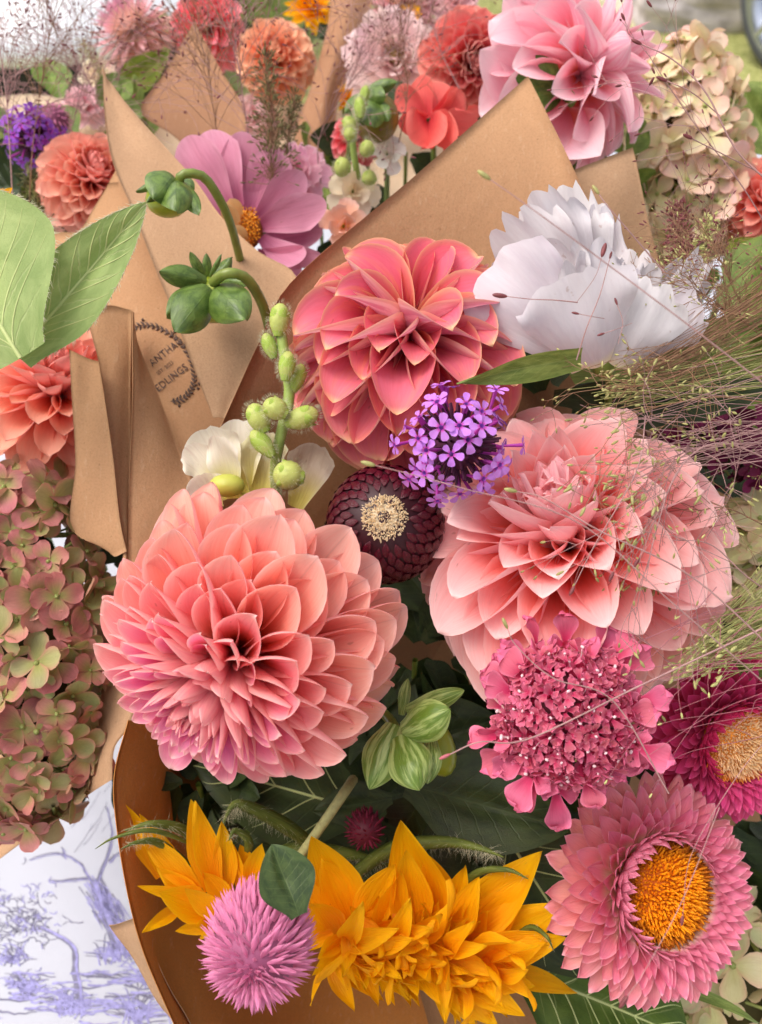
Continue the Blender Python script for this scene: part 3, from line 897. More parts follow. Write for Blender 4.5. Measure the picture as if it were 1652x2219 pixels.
M_D4 = petal_mat('shell_pink_dahlia_petal', throat=C(242, 120, 84), tip=C(252, 222, 228), edge=C(252, 222, 226), back=C(246, 206, 216), backstreak=C(238, 170, 190),
                 u0=.1, u1=.6, tipk=.75, tipu=.45, edgek=.7, edgep=5, trans=.36, streakc=C(226, 110, 150), streak=.12)
def col_d4(t, phi):
    return jit(ramp([(0, C(246, 140, 160)), (1, C(248, 160, 180))], t), .06)
flower('dahlia', 'shell pink dahlia seen from the side above the tall kraft corner', 'dahlia', 1250, 165, .56, 190, .86, .22, 58, M_D4, K_blush, col_d4,
       th=(5, 150), uniform=True, Lk=(.8, 1.05), lp=.8, r0=.10, nu=11, nv=9, variants=3)
def extra_petals():
    root = [o for o in bpy.data.objects if o.get('label', '').startswith('shell pink dahlia')][0]
    me = [petal_mesh('petal', M_D4, nu=12, nv=8, wid=.34, b=.4, m=.5, p=1.7, q=1.3, cups=(.9, .5, .5), bend=b_, curl=-.3, norm=True, seed=int(abs(b_) * 10)) for b_ in (.5, -.6)]
    for (bx, by, bd), (tx, ty, td), roll, k in (
        ((1220, 230, .56), (1042, 105, .54), 20, 0), ((1235, 170, .56), (1060, 45, .545), -10, 1), ((1250, 140, .56), (1095, -15, .55), 15, 0),
        ((1280, 120, .56), (1190, -35, .555), 0, 1), ((1205, 250, .56), (1300, 340, .53), 10, 0)):
        put('petal', me[k], root, blade_m(W(bx, by, bd), W(tx, ty, td), roll, 1.05), C(246, 190, 205))
    g = Geo()
    gm = leaf_mat('calyx_green', C(70, 110, 40), C(110, 150, 60), coat=.2, veink=.15)
    sm = petal_mesh('sepal', gm, nu=8, nv=6, wid=.32, b=.5, m=.5, p=1.8, q=1.4, cups=(.7, .7, .9), bend=.9, norm=True)
    for (bx, by), (tx, ty) in (((1215, 190), (1115, 160)), ((1210, 200), (1160, 118)), ((1215, 205), (1130, 215)), ((1220, 210), (1250, 215))):
        put('sepal', sm, root, blade_m(W(bx, by, .545), W(tx, ty, .53), 160, 1.0))
extra_petals()

def dcol(a, b, c_):
    return lambda t, phi: jit(ramp([(0, a), (.4, b), (1, c_)], t), .08)
M_coral = petal_mat('coral_dahlia_petal', throat=C(234, 100, 72), tip=C(252, 190, 170), edge=C(253, 196, 178), back=C(244, 160, 152), u0=.2, u1=.8, tipk=.35, edgek=.75, edgep=8, trans=.36, streak=.08)
K_pom = [
    (0.0, dict(wid=.24, b=.5, m=.6, p=2.0, q=1.6, cups=(2.0, 1.8, 1.3), bend=.6, curl=.4, ruf=.02, marg=0.0, fold=0.0)),
    (.4, dict(wid=.34, b=.36, m=.66, p=2.0, q=1.6, cups=(2.8, 2.0, .95), bend=-.2, curl=.0, ruf=.02, marg=0.1, fold=0.0)),
    (1.0, dict(wid=.34, b=.36, m=.64, p=2.0, q=1.6, cups=(2.6, 1.7, .9), bend=-.35, curl=.1, ruf=.02, marg=0.1, fold=0.0)),
]
flower('dahlia', 'coral dahlia half hidden by the big green leaf and creased wrap', 'dahlia', 130, 860, .50, 180, .18, .66, 120, M_coral, K_pom,
       dcol(C(240, 130, 134), C(251, 170, 146), C(251, 188, 158)), th=(3, 145), thp=1.0, Lk=(.6, 1.02), nu=9, nv=9)
flower('dahlia', 'peach coral dahlia behind the pale paper point, beside the dark lilac verbena', 'dahlia', 200, 395, .60, 118, .45, .30, 190, M_coral, K_pom,
       dcol(C(246, 156, 136), C(251, 190, 164), C(251, 212, 188)), th=(4, 135), thp=1.0, Lk=(.6, 1.02), nu=7, nv=6)
M_peach = petal_mat('peach_dahlia_petal', throat=C(242, 130, 84), tip=C(252, 212, 180), edge=C(253, 220, 194), back=C(246, 185, 150), u0=.2, u1=.9, tipk=.4, edgek=.5, trans=.3)
flower('dahlia', 'soft peach dahlia in the back row behind the bronze millet spike', 'dahlia', 598, 128, .78, 88, .05, -.05, 120, M_peach, K_pom,
       dcol(C(248, 160, 130), C(252, 190, 152), C(252, 208, 170)), th=(3, 125), thp=1.05, Lk=(.6, 1.02), nu=6, nv=5)
flower('dahlia', 'coral red dahlia with tight plum centre, behind the tall kraft corner', 'dahlia', 1020, 130, .70, 104, .18, -.50, 150, M_coral, K_pom,
       dcol(C(160, 60, 100), C(240, 118, 120), C(246, 140, 130)), th=(3, 125), thp=1.05, Lk=(.6, 1.02), nu=6, nv=5)
flower('dahlia', 'coral pink dahlia at the edge behind the cream hydrangea', 'dahlia', 1655, 440, .62, 105, -.1, .1, 90, M_coral, K_pom,
       dcol(C(242, 136, 130), C(250, 164, 150), C(250, 184, 166)), th=(3, 125), thp=1.05, Lk=(.6, 1.02), nu=7, nv=6)
M_red = petal_mat('coral_pink_petal', throat=C(214, 40, 50), tip=C(252, 178, 186), edge=C(254, 204, 204), back=C(244, 150, 156), u0=.2, u1=.8, tipk=.5, edgek=.6, trans=.3)
flower('dahlia', 'red and pink ruffled dahlia beside the pointed shade-toned paper in the back', 'dahlia', 450, 62, .82, 88, -.1, .1, 80, M_red, K_blush,
       dcol(C(238, 96, 110), C(244, 110, 120), C(248, 140, 144)), th=(3, 125), thp=1.05, Lk=(.6, 1.02), nu=7, nv=6)
flower('dahlia', 'coral pink dahlia tucked behind the two apricot snapdragon blooms', 'dahlia', 770, 300, .66, 60, -.2, .1, 60, M_red, K_blush,
       dcol(C(222, 70, 80), C(226, 84, 92), C(230, 100, 104)), th=(3, 125), thp=1.05, Lk=(.6, 1.02), nu=6, nv=5)

# ------------------------------------------------------------------ strawflowers
def straw(name, label, x, y, d, Rpx, ax, ay, mat, colf, discpx, disccols, N=230, spin=0, nspk=900, white=None, dz=.10):
    M = head_m(x, y, d, ax, ay, spin)
    root = thing(name, label, 'strawflower', M)
    Rw = S(Rpx, d); rb = S(discpx, d) / Rw * .98
    ms = {}
    keys = [(0.0, dict(wid=.23, b=.8, m=.35, p=1.25, q=1.0, cups=(.7, .8, .8), bend=.9, curl=.2, ruf=.02)),
            (0.4, dict(wid=.21, b=.75, m=.5, p=1.5, q=1.1, cups=(.7, .9, .9), bend=.5, curl=-.2, ruf=.02)),
            (1.0, dict(wid=.18, b=.65, m=.62, p=2.0, q=1.6, cups=(.7, .8, .8), bend=.15, curl=.25, ruf=.03))]
    for s_ in range(7):
        for k in range(2): ms[s_, k] = petal_mesh('bract', mat, nu=8, nv=6, seed=s_ * 5 + k, **interp_kw(keys, s_ / 6))
    for k in range(N):
        t = (k + .5) / N; phi = k * GA + random.gauss(0, .04)
        th_ = R(14 + 88 * t ** .9) + random.gauss(0, .04)
        L = Rw * ramp([(0, .20), (.3, .32), (.7, .52), (1, .64)], t) * random.uniform(.93, 1.06)
        rr_ = Rw * (rb + .02 - .12 * t) ; zb = Rw * (dz + .02 - .22 * t)
        base = Vector((math.cos(phi) * rr_, math.sin(phi) * rr_, zb))
        X = Vector((math.sin(th_) * math.cos(phi), math.sin(th_) * math.sin(phi), math.cos(th_)))
        Z = Vector((-math.cos(th_) * math.cos(phi), -math.cos(th_) * math.sin(phi), math.sin(th_)))
        q = Quaternion(X, random.gauss(0, .08)); Z = q @ Z
        A = Matrix((X * L, Z.cross(X) * L, Z * L)).transposed().to_4x4(); A.translation = base
        put('bract', ms[min(6, int(t * 7)), k % 2], root, A, colf(t, phi), local=True)
    g = Geo(); g.ball((0, 0, -Rw * .08), Rw * rb, None, Rw * .14, nu=8, nv=14)
    put('receptacle', g.mesh('receptacle', STEM), root, local=True)
    stem_down(root, M, .12, .002, to=BASE)
    rd = S(discpx, d)
    g = Geo()
    sp = []
    for i in range(nspk):
        t = math.sqrt((i + .5) / nspk); a = i * GA
        r_ = rd * t * .97
        z0 = Rw * dz + rd * .42 * (1 - t * t)
        h = rd * (.10 + .10 * random.random()) * (1.2 if t > .8 else 1)
        b = Vector((math.cos(a) * r_, math.sin(a) * r_, z0))
        nrm = Vector((math.cos(a) * t * .9, math.sin(a) * t * .9, 1)).normalized()
        tip = b + nrm * h + Vector([random.gauss(0, h * .25) for _ in range(3)])
        n0 = g.n
        g.tube([b, (b + tip) / 2, tip], [rd * .020, rd * .032, rd * .012], 4)
        g.U[-1][:, 0] = t; g.U[-1][:, 1] = np.linspace(0, 1, len(g.U[-1]))
    g.ball((0, 0, Rw * dz - rd * .25), rd * .98, rd * .98, rd * .66, nu=10, nv=20); g.U[-1][:] = (1.0, 0)
    t = NT(label.split()[0] + '_disc')
    u, v, uvv = t.uv()
    nz = t.noise(t.n('ShaderNodeTexCoord').outputs['Object'], 900, 3)
    c = t.mix(t.sstep(u, .62, .98), disccols[0], disccols[1])
    if white: c = t.mix(t.sstep(u, .55, .8), white, c)
    c = t.mix(t.sstep(v, .15, 1.0, .55, 0), c, disccols[2], 'MIX')
    c = t.mix(t.sstep(nz.outputs[0], .55, .75, 0, .5), c, disccols[3])
    m = t.finish(c, .6, .15, spec=.3)
    dd = put('disc', g.mesh('disc', m), root, local=True)
    dd['kind'] = 'stuff'
    return root, M, Rw

M_S1 = petal_mat('pink_straw_bract', throat=C(252, 224, 186), tip=C(226, 96, 140), edge=C(253, 206, 216), back=C(238, 140, 168), u0=.15, u1=.6, tipk=.45, tipu=.7, edgek=.5, edgep=6, trans=.25, rough=.35, spec=.5, bumpk=.4)
straw('strawflower', 'rose pink strawflower with fuzzy orange disc beside the yellow petals', 1420, 1926, .40, 278, .30, .16, M_S1,
      lambda t, p: jit(ramp([(0, C(240, 150, 180)), (.5, C(236, 130, 160)), (1, C(246, 176, 164))], t), .08), 108,
      (C(255, 172, 20), C(150, 70, 30), C(244, 134, 10), C(255, 206, 60)), N=298)
M_S2 = petal_mat('magenta_straw_bract', throat=C(220, 50, 110), tip=C(226, 60, 130), edge=C(245, 130, 180), back=C(200, 50, 100), u0=.15, u1=.5, tipk=.5, edgek=.5, trans=.22, rough=.35, spec=.5)
straw('strawflower', 'magenta strawflower with cream and orange disc at the frame edge', 1590, 1600, .43, 222, .20, -.18, M_S2,
      lambda t, p: jit(ramp([(0, C(246, 100, 168)), (.5, C(240, 84, 146)), (1, C(220, 60, 104))], t), .1), 84,
      (C(255, 232, 192), C(255, 160, 24), C(255, 184, 80), C(255, 232, 180)), N=290, white=C(250, 220, 175))
M_S3 = petal_mat('wine_straw_bract', throat=C(84, 8, 28), tip=C(104, 12, 40), edge=C(110, 24, 46), back=C(80, 8, 30), u0=.1, u1=.5, tipk=.4, edgek=.2, trans=.05, rough=.22, spec=.7, bumpk=.5)
K_wine = [
    (0.0, dict(wid=.13, b=.7, m=.4, p=1.3, q=1.05, cups=(.6, .8, .7), bend=1.3, curl=.4, ruf=.01, marg=0.0, fold=0.0)),
    (0.5, dict(wid=.20, b=.7, m=.5, p=1.5, q=1.15, cups=(.7, .9, .7), bend=1.1, curl=.3, ruf=.01, marg=0.0, fold=0.0)),
    (1.0, dict(wid=.22, b=.65, m=.55, p=1.8, q=1.4, cups=(.6, .8, .7), bend=.9, curl=.2, ruf=.01, marg=0.0, fold=0.0)),
]
def wine():
    x, y, d, Rpx = 836, 1136, .405, 136
    M = head_m(x, y, d, -.03, .14, 0)
    root = thing('strawflower', 'dark wine strawflower with pale straw centre between the dahlias', 'strawflower', M)
    Rw = S(Rpx, d)
    ms = [petal_mesh('bract', M_S3, nu=6, nv=5, wid=w_, b=.75, m=.45, p=1.5, q=1.15, cups=(.5, .6, .5), bend=b_, curl=.1, ruf=.01, seed=i) for i, (w_, b_) in enumerate(((.25, .5), (.33, .5), (.38, .5), (.4, .45)))]
    N = 230
    for k in range(N):      # scales lie on the round head and point up to its crown
        t = (k + .5) / N
        th_ = R(30 + 112 * t); phi = k * GA
        n = Vector((math.sin(th_) * math.cos(phi), math.sin(th_) * math.sin(phi), math.cos(th_)))
        up = Vector((-math.cos(th_) * math.cos(phi), -math.cos(th_) * math.sin(phi), math.sin(th_)))
        L = Rw * ramp([(0, .26), (.3, .34), (1, .44)], t) * random.uniform(.92, 1.1)
        X = (up + n * .30).normalized(); Z = -(n - up * .30).normalized()
        Y = Z.cross(X)
        c = n * Rw * .93 - up * L * .5
        c.z *= .92
        L_m = Matrix((X * L, Y * L, Z * L)).transposed().to_4x4(); L_m.translation = c
        put('bract', ms[min(3, int(t * 4))], root, L_m, jit(C(108, 10, 38), .4), local=True)
    g = Geo(); g.ball((0, 0, 0), Rw * .93, None, Rw * .86, nu=10, nv=16)
    put('receptacle', g.mesh('receptacle', plain_mat('wine_core', C(50, 10, 20), .5)), root, local=True)
    g = Geo(); rd = S(41, d)
    for i in range(1300):
        t = math.sqrt((i + .5) / 1300); a = i * GA + random.gauss(0, .1)
        b = Vector((math.cos(a) * rd * t, math.sin(a) * rd * t, Rw * .80 - rd * .1 * t * t))
        out = Vector((math.cos(a) * t * 1.0 + random.gauss(0, .3), math.sin(a) * t * 1.0 + random.gauss(0, .3), 1.0)).normalized(); b += Vector((random.gauss(0, rd * .05), random.gauss(0, rd * .05), random.gauss(0, rd * .03)))
        tip = b + out * rd * (.12 + .12 * random.random()) + Vector([random.gauss(0, rd * .07) for _ in range(3)])
        g.tube([b, (b + tip) / 2, tip], [rd * .07, rd * .06, rd * .02], 3)
    g.ball((0, 0, Rw * .785), rd * .99, rd * .99, rd * .22, nu=6, nv=12)
    put('disc', g.mesh('disc', plain_mat('straw_disc', C(255, 236, 200), .7, .45, .1, 500)), root, local=True)['kind'] = 'stuff'
    stem_down(root, M, .12, .002, to=BASE)
wine()
M_S4 = petal_mat('pale_straw_bract', throat=C(222, 190, 140), tip=C(232, 190, 200), edge=C(250, 220, 225), back=C(236, 196, 180), u0=.1, u1=.6, tipk=.5, edgek=.4, trans=.3)
K_aster = [(0.0, dict(wid=.07, b=.7, m=.5, p=1.6, q=1.1, cups=(.5, .6, .6), bend=.6, curl=-.2, ruf=.03, marg=0.0, fold=0.0)),
           (1.0, dict(wid=.09, b=.7, m=.5, p=1.6, q=1.1, cups=(.5, .6, .6), bend=.3, curl=-.2, ruf=.03, marg=0.0, fold=0.0))]
flower('strawflower', 'pale pink shaggy strawflower turned away, before the white bumper', 'strawflower', 285, 62, .80, 88, -.35, .45, 190, M_S4, K_aster,
       lambda t, p: jit(ramp([(0, C(224, 150, 180)), (.5, C(228, 170, 180)), (1, C(226, 190, 160))], t), .1), th=(30, 150), thp=.8, Lk=(.7, 1.1), r0=.15, nu=5, nv=4, piece='bract')
flower('strawflower', 'dusty pink shaggy strawflower at the upper rim behind the blush bloom', 'strawflower', 880, 2, .86, 75, 0, .3, 150, M_S4, K_aster,
       lambda t, p: jit(ramp([(0, C(214, 140, 150)), (1, C(222, 160, 160))], t), .1), th=(20, 130), thp=.8, Lk=(.7, 1.1), r0=.15, nu=5, nv=4, piece='bract')

# ------------------------------------------------------------------ gomphrena, globe heads
def gomphrena(label, x, y, d, Rpx, ax, ay, cols, N=200, el=1.15, mat=None):
    M = head_m(x, y, d, ax, ay, 0)
    root = thing('globe_amaranth', label, 'globe amaranth', M)
    Rw = S(Rpx, d)
    ms = [petal_mesh('bract', mat, nu=6, nv=4, wid=w_, b=.5, m=.4, p=1.3, q=1.0, cups=(.9, 1.0, 1.0), bend=b_, curl=.1, ruf=.03, seed=i) for i, (w_, b_) in enumerate(((.15, .3), (.17, .5), (.14, .15)))]
    for k in range(N):
        t = (k + .5) / N
        th_ = R(4 + 136 * t ** .8); phi = k * GA
        n = Vector((math.sin(th_) * math.cos(phi), math.sin(th_) * math.sin(phi), math.cos(th_)))
        up = Vector((-math.cos(th_) * math.cos(phi), -math.cos(th_) * math.sin(phi), math.sin(th_)))
        X = (n * .62 - up * .75 * math.sin(th_) ** .5 * .9 + Vector([random.gauss(0, .09) for _ in range(3)])).normalized()
        Y = X.cross(n).normalized(); Z = X.cross(Y); 
        if Z.dot(n) > 0: Z = -Z; Y = -Y
        L = Rw * random.uniform(.30, .46)
        c = n * Rw * .74; c.z *= el
        A = Matrix((X * L, Z.cross(X) * L, Z * L)).transposed().to_4x4(); A.translation = c
        put('bract', random.choice(ms), root, A, jit(random.choice(cols), .1), local=True)
    if N > 200:      # fine inner bracts that nobody could pick apart
        gg = Geo(); Pm, Fm, Um = petal_np(nu=4, nv=2, wid=.10, b=.5, m=.4, p=1.3, q=1.0, cups=(.9, 1.0, 1.0), bend=.3)
        for k in range(500):
            t = (k + .5) / 500; th_ = R(2 + 150 * t ** .8); phi = k * GA + .4
            n = np.array((math.sin(th_) * math.cos(phi), math.sin(th_) * math.sin(phi), math.cos(th_)))
            up = np.array((-math.cos(th_) * math.cos(phi), -math.cos(th_) * math.sin(phi), math.sin(th_)))
            X = n * .7 - up * .6 * math.sin(th_) + rng.normal(0, .12, 3); X /= np.linalg.norm(X)
            Y = np.cross(X, n); Y /= np.linalg.norm(Y) + 1e-9; Z = np.cross(X, Y)
            c = n * Rw * .74; c[2] *= el; L = Rw * rng.uniform(.26, .40)
            gg.add((Pm[:, :1] * X + Pm[:, 1:2] * Y + Pm[:, 2:] * Z) * L + c, Fm, Um)
        o = put('fine_bracts', gg.mesh('fine_bracts', mat), root, local=True, color=cols[1]); o['kind'] = 'stuff'
    g = Geo(); g.ball((0, 0, 0), Rw * .76, None, Rw * .76 * el, nu=10, nv=14)
    put('receptacle', g.mesh('receptacle', plain_mat('bract_core_' + label[:4], lerp(cols[0], (0, 0, 0, 1), .5), .6)), root, local=True)
    return root, M, Rw
M_G = petal_mat('gomphrena_bract', tip=C(244, 196, 212), edge=C(248, 210, 222), back=C(222, 132, 174), u0=.1, u1=.6, tipk=.45, tipu=.6, edgek=.4, trans=.3, rough=.5)
gr, gM, gR = gomphrena('orchid pink globe amaranth hanging under its round green leaf', 562, 2036, .348, 128, -.05, -.42,
                       [C(214, 118, 166), C(220, 124, 168), C(232, 158, 190)], 295, 1.08, M_G)
M_G2 = petal_mat('dark_gomphrena_bract', tip=C(150, 50, 80), edge=C(170, 70, 100), back=C(110, 24, 50), tipk=.3, edgek=.3, trans=.1)
gomphrena('small dark plum globe amaranth deep among the leaves below the dahlia bud', 792, 1795, .44, 48, .2, -.2, [C(130, 30, 60), C(120, 36, 60)], 90, 1.0, M_G2)
gomphrena('small dusty pink globe amaranth behind the dark lilac verbena', 118, 262, .66, 40, .2, .3, [C(196, 110, 150), C(206, 128, 160)], 100, 1.1, M_G)

# ------------------------------------------------------------------ verbena
M_V = petal_mat('verbena_lobe', throat=C(196, 60, 170), edge=C(206, 160, 240), back=C(160, 96, 200), u0=.0, u1=.35, edgek=.3, trans=.3, rough=.5, streak=.05)
def floret_mesh(name, mat, n=5, wid=.34, teeth=None, bend=-.3, m=.72, cups=(.4, .3, .2), r0=.12, seed=0, tube=.7, lift=.25, jit_=.08, nu=5, nv=4, skew=None, ruf=.04):
    """a small salver flower: n lobes round a tube, radius 1"""
    rr = np.random.default_rng(seed); g = Geo()
    for i in range(n):
        L_ = (1 + (skew[i] if skew else 0))
        P, F, U = petal_np(nu=nu, nv=nv, wid=wid, b=.3, m=m, p=2.2, q=2.0, cups=cups, bend=bend + rr.normal(0, .2), ruf=ruf, teeth=teeth, seed=seed * 11 + i, blunt=False)
        P = P * (1 - r0) * (1 + rr.normal(0, jit_)) * L_; P[:, 0] += r0; P[:, 2] += P[:, 0] * lift
        a = i * 6.283 / n + rr.normal(0, jit_)
        ca, sa = math.cos(a), math.sin(a)
        P = np.stack([P[:, 0] * ca - P[:, 1] * sa, P[:, 0] * sa + P[:, 1] * ca, P[:, 2]], 1)
        g.add(P, F, U)
    if tube:
        g.tube([(0, 0, .05), (0, 0, -tube * .3), (.02, 0, -tube)], [r0 * 1.25, r0 * 1.0, r0 * .6], 7); g.U[-1][:, 0] = .02
    return g.mesh(name, mat)

def verbena(label, x, y, d, Rpx, ax, ay, N, fpx, col, sq=1.25, group=None):
    M = head_m(x, y, d, ax, ay, 0)
    root = thing('verbena', label, 'verbena', M)
    Rw = S(Rpx, d); fr = S(fpx, d)
    ms = [floret_mesh('floret', M_V, wid=.36, seed=s_, teeth=(lambda v: 1 - .10 * np.exp(-(v / .35) ** 2)), r0=.16, tube=2.0, lift=.2) for s_ in range(4)]
    calm = plain_mat('verbena_calyx', C(88, 34, 66), .6, 0, .4, 300)
    gc = Geo()
    for k in range(130):
        t = (k + .5) / 130; th_ = R(5 + 110 * t ** .7); phi = k * GA + .7
        n = Vector((math.sin(th_) * math.cos(phi), math.sin(th_) * math.sin(phi), math.cos(th_)))
        c = n * Rw * .45; c.z *= sq
        e = n * Rw * random.uniform(.70, .86); e.z *= sq
        gc.tube([c, (c + e) / 2 + n * .0003, e], [fr * .08, fr * .14, fr * .10], 5)
    gc.ball((0, 0, 0), Rw * .5, Rw * .5, Rw * .5 * sq)
    put('calyx_cluster', gc.mesh('calyx_cluster', calm), root, local=True)['kind'] = 'stuff'
    for k in range(N):
        t = (k + .5) / N; th_ = R(6 + 100 * t ** .66) + random.gauss(0, .10); phi = k * GA + random.gauss(0, .18)
        n = Vector((math.sin(th_) * math.cos(phi), math.sin(th_) * math.sin(phi), math.cos(th_)))
        if random.random() < .16 and t < .7: continue
        p = n * Rw * random.uniform(.82, 1.2); p.z *= sq
        dirn = (n + Vector([random.gauss(0, .22) for _ in range(3)]) + M.to_3x3().inverted() @ camdir(0, .1) * .35).normalized()
        q = dirn.to_track_quat('Z', 'Y') @ Quaternion((0, 0, 1), random.uniform(0, 6.28))
        A = q.to_matrix().to_4x4() @ Matrix.Scale(fr * random.uniform(.85, 1.1), 4); A.translation = p
        put('floret', ms[k % 4], root, A, jit(col, .12), local=True)
    stem_down(root, M, .10, .001, STEM)
verbena('bright lilac verbena cluster between the rose and blush dahlias', 990, 962, .368, 116, .10, .12, 50, 28, C(206, 136, 232), 1.25)
verbena('deep violet verbena cluster beside the small dusty globe, behind the coral bloom', 72, 300, .62, 56, 0, .05, 50, 17, C(150, 80, 196), 1.25)

# ------------------------------------------------------------------ scabiosa
M_SC = petal_mat('scabiosa_lobe', throat=C(196, 50, 96), tip=C(238, 130, 164), edge=C(248, 160, 190), back=C(228, 110, 150), u0=.05, u1=.6, tipk=.4, edgek=.45, edgep=5, trans=.25)
def scabiosa():
    M = head_m(1228, 1550, .356, -.12, .12, 0)
    root = thing('scabiosa', 'raspberry pincushion scabiosa with white stamens between strawflowers and blush dahlia', 'scabiosa', M)
    Rw = S(196, .356)
    tf = [teeth_fn(3, .12, .2, i) for i in range(4)]
    inner = [floret_mesh('floret', M_SC, n=5, wid=.44, seed=s_, teeth=tf[s_ % 4], r0=.26, tube=1.4, lift=.85, bend=-.6, m=.66, cups=(.9, .6, .5)) for s_ in range(4)]
    outer = [floret_mesh('floret', M_SC, n=4, wid=.42, seed=s_ + 9, teeth=tf[s_ % 4], r0=.14, tube=.7, lift=.35, bend=-.5, m=.62, cups=(.5, .4, .5), nu=10, nv=9, skew=[.5, -.15, -.4, -.15], ruf=.09) for s_ in range(4)]
    wm = plain_mat('scabiosa_stamen', C(250, 220, 226), .5, .2, .1)
    gs = Geo(); gs.tube([(0, 0, -.3), (.03, 0, .2), (.08, .02, .46)], [.035, .03, .03], 4); gs.ball((.09, .02, .54), .12, .08, .08)
    st = gs.mesh('stamen', wm)
    N = 112
    for k in range(N):
        t = (k + .5) / N; phi = k * GA + random.gauss(0, .16)
        th_ = R(4 + 88 * t ** .6) + random.gauss(0, .04)
        n = Vector((math.sin(th_) * math.cos(phi), math.sin(th_) * math.sin(phi), math.cos(th_)))
        p = Vector((n.x * Rw * .68, n.y * Rw * .68, n.z * Rw * .38))
        big = t > .74
        dirn = Vector((n.x + random.gauss(0, .2 if not big else .6), n.y + random.gauss(0, .2 if not big else .6), n.z * (.8 if not big else 1.5) + (.25 if not big else .6))).normalized()
        if big: rq = Rw * random.uniform(.52, .84); p = Vector((math.cos(phi) * rq, math.sin(phi) * rq, Rw * random.uniform(-.08, .16)))
        q = dirn.to_track_quat('Z', 'Y')
        if big:      # longest lobe outward
            X = Vector((math.cos(phi), math.sin(phi), -.1)); Z = (dirn - X * dirn.dot(X)).normalized(); X = (X - Z * X.dot(Z)).normalized()
            A = Matrix((X, Z.cross(X), Z)).transposed().to_4x4()
        else:
            A = (q @ Quaternion((0, 0, 1), random.uniform(0, 6.28))).to_matrix().to_4x4()
        s_ = S(31 + 8 * random.random(), .356) if not big else S(48 + 22 * random.random(), .356)
        if 0.55 < t <= .74: s_ *= 1.3
        A = A @ Matrix.Scale(s_, 4); A.translation = p
        f = put('floret', (outer if big else inner)[k % 4], root, A, jit(C(200, 98, 122) if not big else C(204, 98, 128), .22), local=True)
        if not big and random.random() < .75:
            put('stamen', st, f, Matrix.Identity(4) @ Matrix.Rotation(random.uniform(0, 6), 4, 'Z'), local=True)
    g = Geo(); g.ball((0, 0, -Rw * .05), Rw * .56, Rw * .56, Rw * .32, nu=8, nv=14)
    put('receptacle', g.mesh('receptacle', plain_mat('scabiosa_core', C(90, 20, 40), .6)), root, local=True)
    stem_down(root, M, .1, .0016, to=BASE)
scabiosa()

# ------------------------------------------------------------------ hydrangeas
M_H = petal_mat('hydrangea_sepal', tip=None, edge=C(212, 132, 130), back=C(176, 152, 112), throat=C(164, 164, 96), u0=.05, u1=.8, edgek=.65, edgep=3, trans=.28, rough=.5, streak=.15, nv=7, backk=.6)
M_H2 = petal_mat('cream_hydrangea_sepal', tip=None, edge=C(232, 170, 160), back=C(226, 205, 165), throat=C(218, 214, 156), u0=.05, u1=.7, edgek=.5, edgep=3, trans=.3, rough=.5, streak=.1, nv=7, backk=.6)
def hydrangea(label, c, rx, ry, rz, N, spx, mat, cols, seed=0, front=.0):
    """c=(x,y,d); radii in frame units; florets of four sepals over an egg-shaped head"""
    o = W(*c); d = c[2]
    M = CAMR.to_4x4(); M.translation = o
    root = thing('hydrangea', label, 'hydrangea', M)
    ms = [petal_mesh('sepal', mat, nu=6, nv=6, wid=.42, b=.25, m=.6, p=2.2, q=2.0, cups=(.3, .35, .3), bend=b_, curl=cu, ruf=.06, seed=seed + i) for i, (b_, cu) in enumerate(((-.2, -.2), (.3, .1), (-.5, .2), (.5, -.3)))]
    ped = Geo(); ped.tube([(0, 0, 0), (0, 0, -1.5)], .07, 5); ped.ball((0, 0, .03), .10, nu=4, nv=6)
    pm = ped.mesh('pedicel', plain_mat('pedicel_' + label[:4], C(150, 160, 90), .5))
    R_ = random.Random(seed)
    for k in range(N):
        zz = 1 - (k + .5) / N * 1.55
        th_ = math.acos(max(-1, zz)); phi = k * GA + R_.gauss(0, .15)
        n = Vector((math.sin(th_) * math.cos(phi), math.sin(th_) * math.sin(phi), math.cos(th_)))
        dep = R_.uniform(.84, 1.04)
        p = Vector((n.x * S(rx, d), n.y * S(ry, d), n.z * S(rz, d))) * dep
        nn = Vector((n.x / rx, n.y / ry, n.z / rz)).normalized()
        dirn = (nn + Vector([R_.gauss(0, .38) for _ in range(3)])).normalized()
        s_ = S(spx, d) * R_.uniform(.6, 1.25)
        A = (dirn.to_track_quat('Z', 'Y') @ Quaternion((0, 0, 1), R_.uniform(0, 6.28))).to_matrix().to_4x4() @ Matrix.Scale(s_, 4); A.translation = p
        base = cols[min(len(cols) - 1, int(R_.random() * len(cols)))]
        f = put('floret', pm, root, A, local=True)
        for i in range(4):
            a = i * math.pi / 2 + R_.gauss(0, .1); tl = R_.gauss(-.15, .22)
            B = Matrix.Rotation(a, 4, 'Z') @ Matrix.Rotation(tl, 4, 'Y') @ Matrix.Scale(R_.uniform(.85, 1.1), 4)
            B.translation = Vector((math.cos(a) * .03, math.sin(a) * .03, .01 * (i % 2)))
            put('sepal', ms[R_.randrange(4)], f, B, jit(base, .15), local=True)
    g = Geo(); g.ball((0, 0, 0), S(rx * .62, d), S(ry * .68, d), S(rz * .6, d), nu=8, nv=12)
    put('core', g.mesh('core', plain_mat('hydrangea_core_' + label[:4], C(70, 66, 34), .8)), root, local=True)
hydrangea('large dusty green and rose hydrangea under the creased paper wrap', (62, 1410, .475), 165, 400, 120, 185, 57, M_H, [C(196, 128, 122), C(160, 152, 100), C(154, 158, 102), C(204, 140, 130), C(190, 118, 118), C(168, 162, 114)], 3)
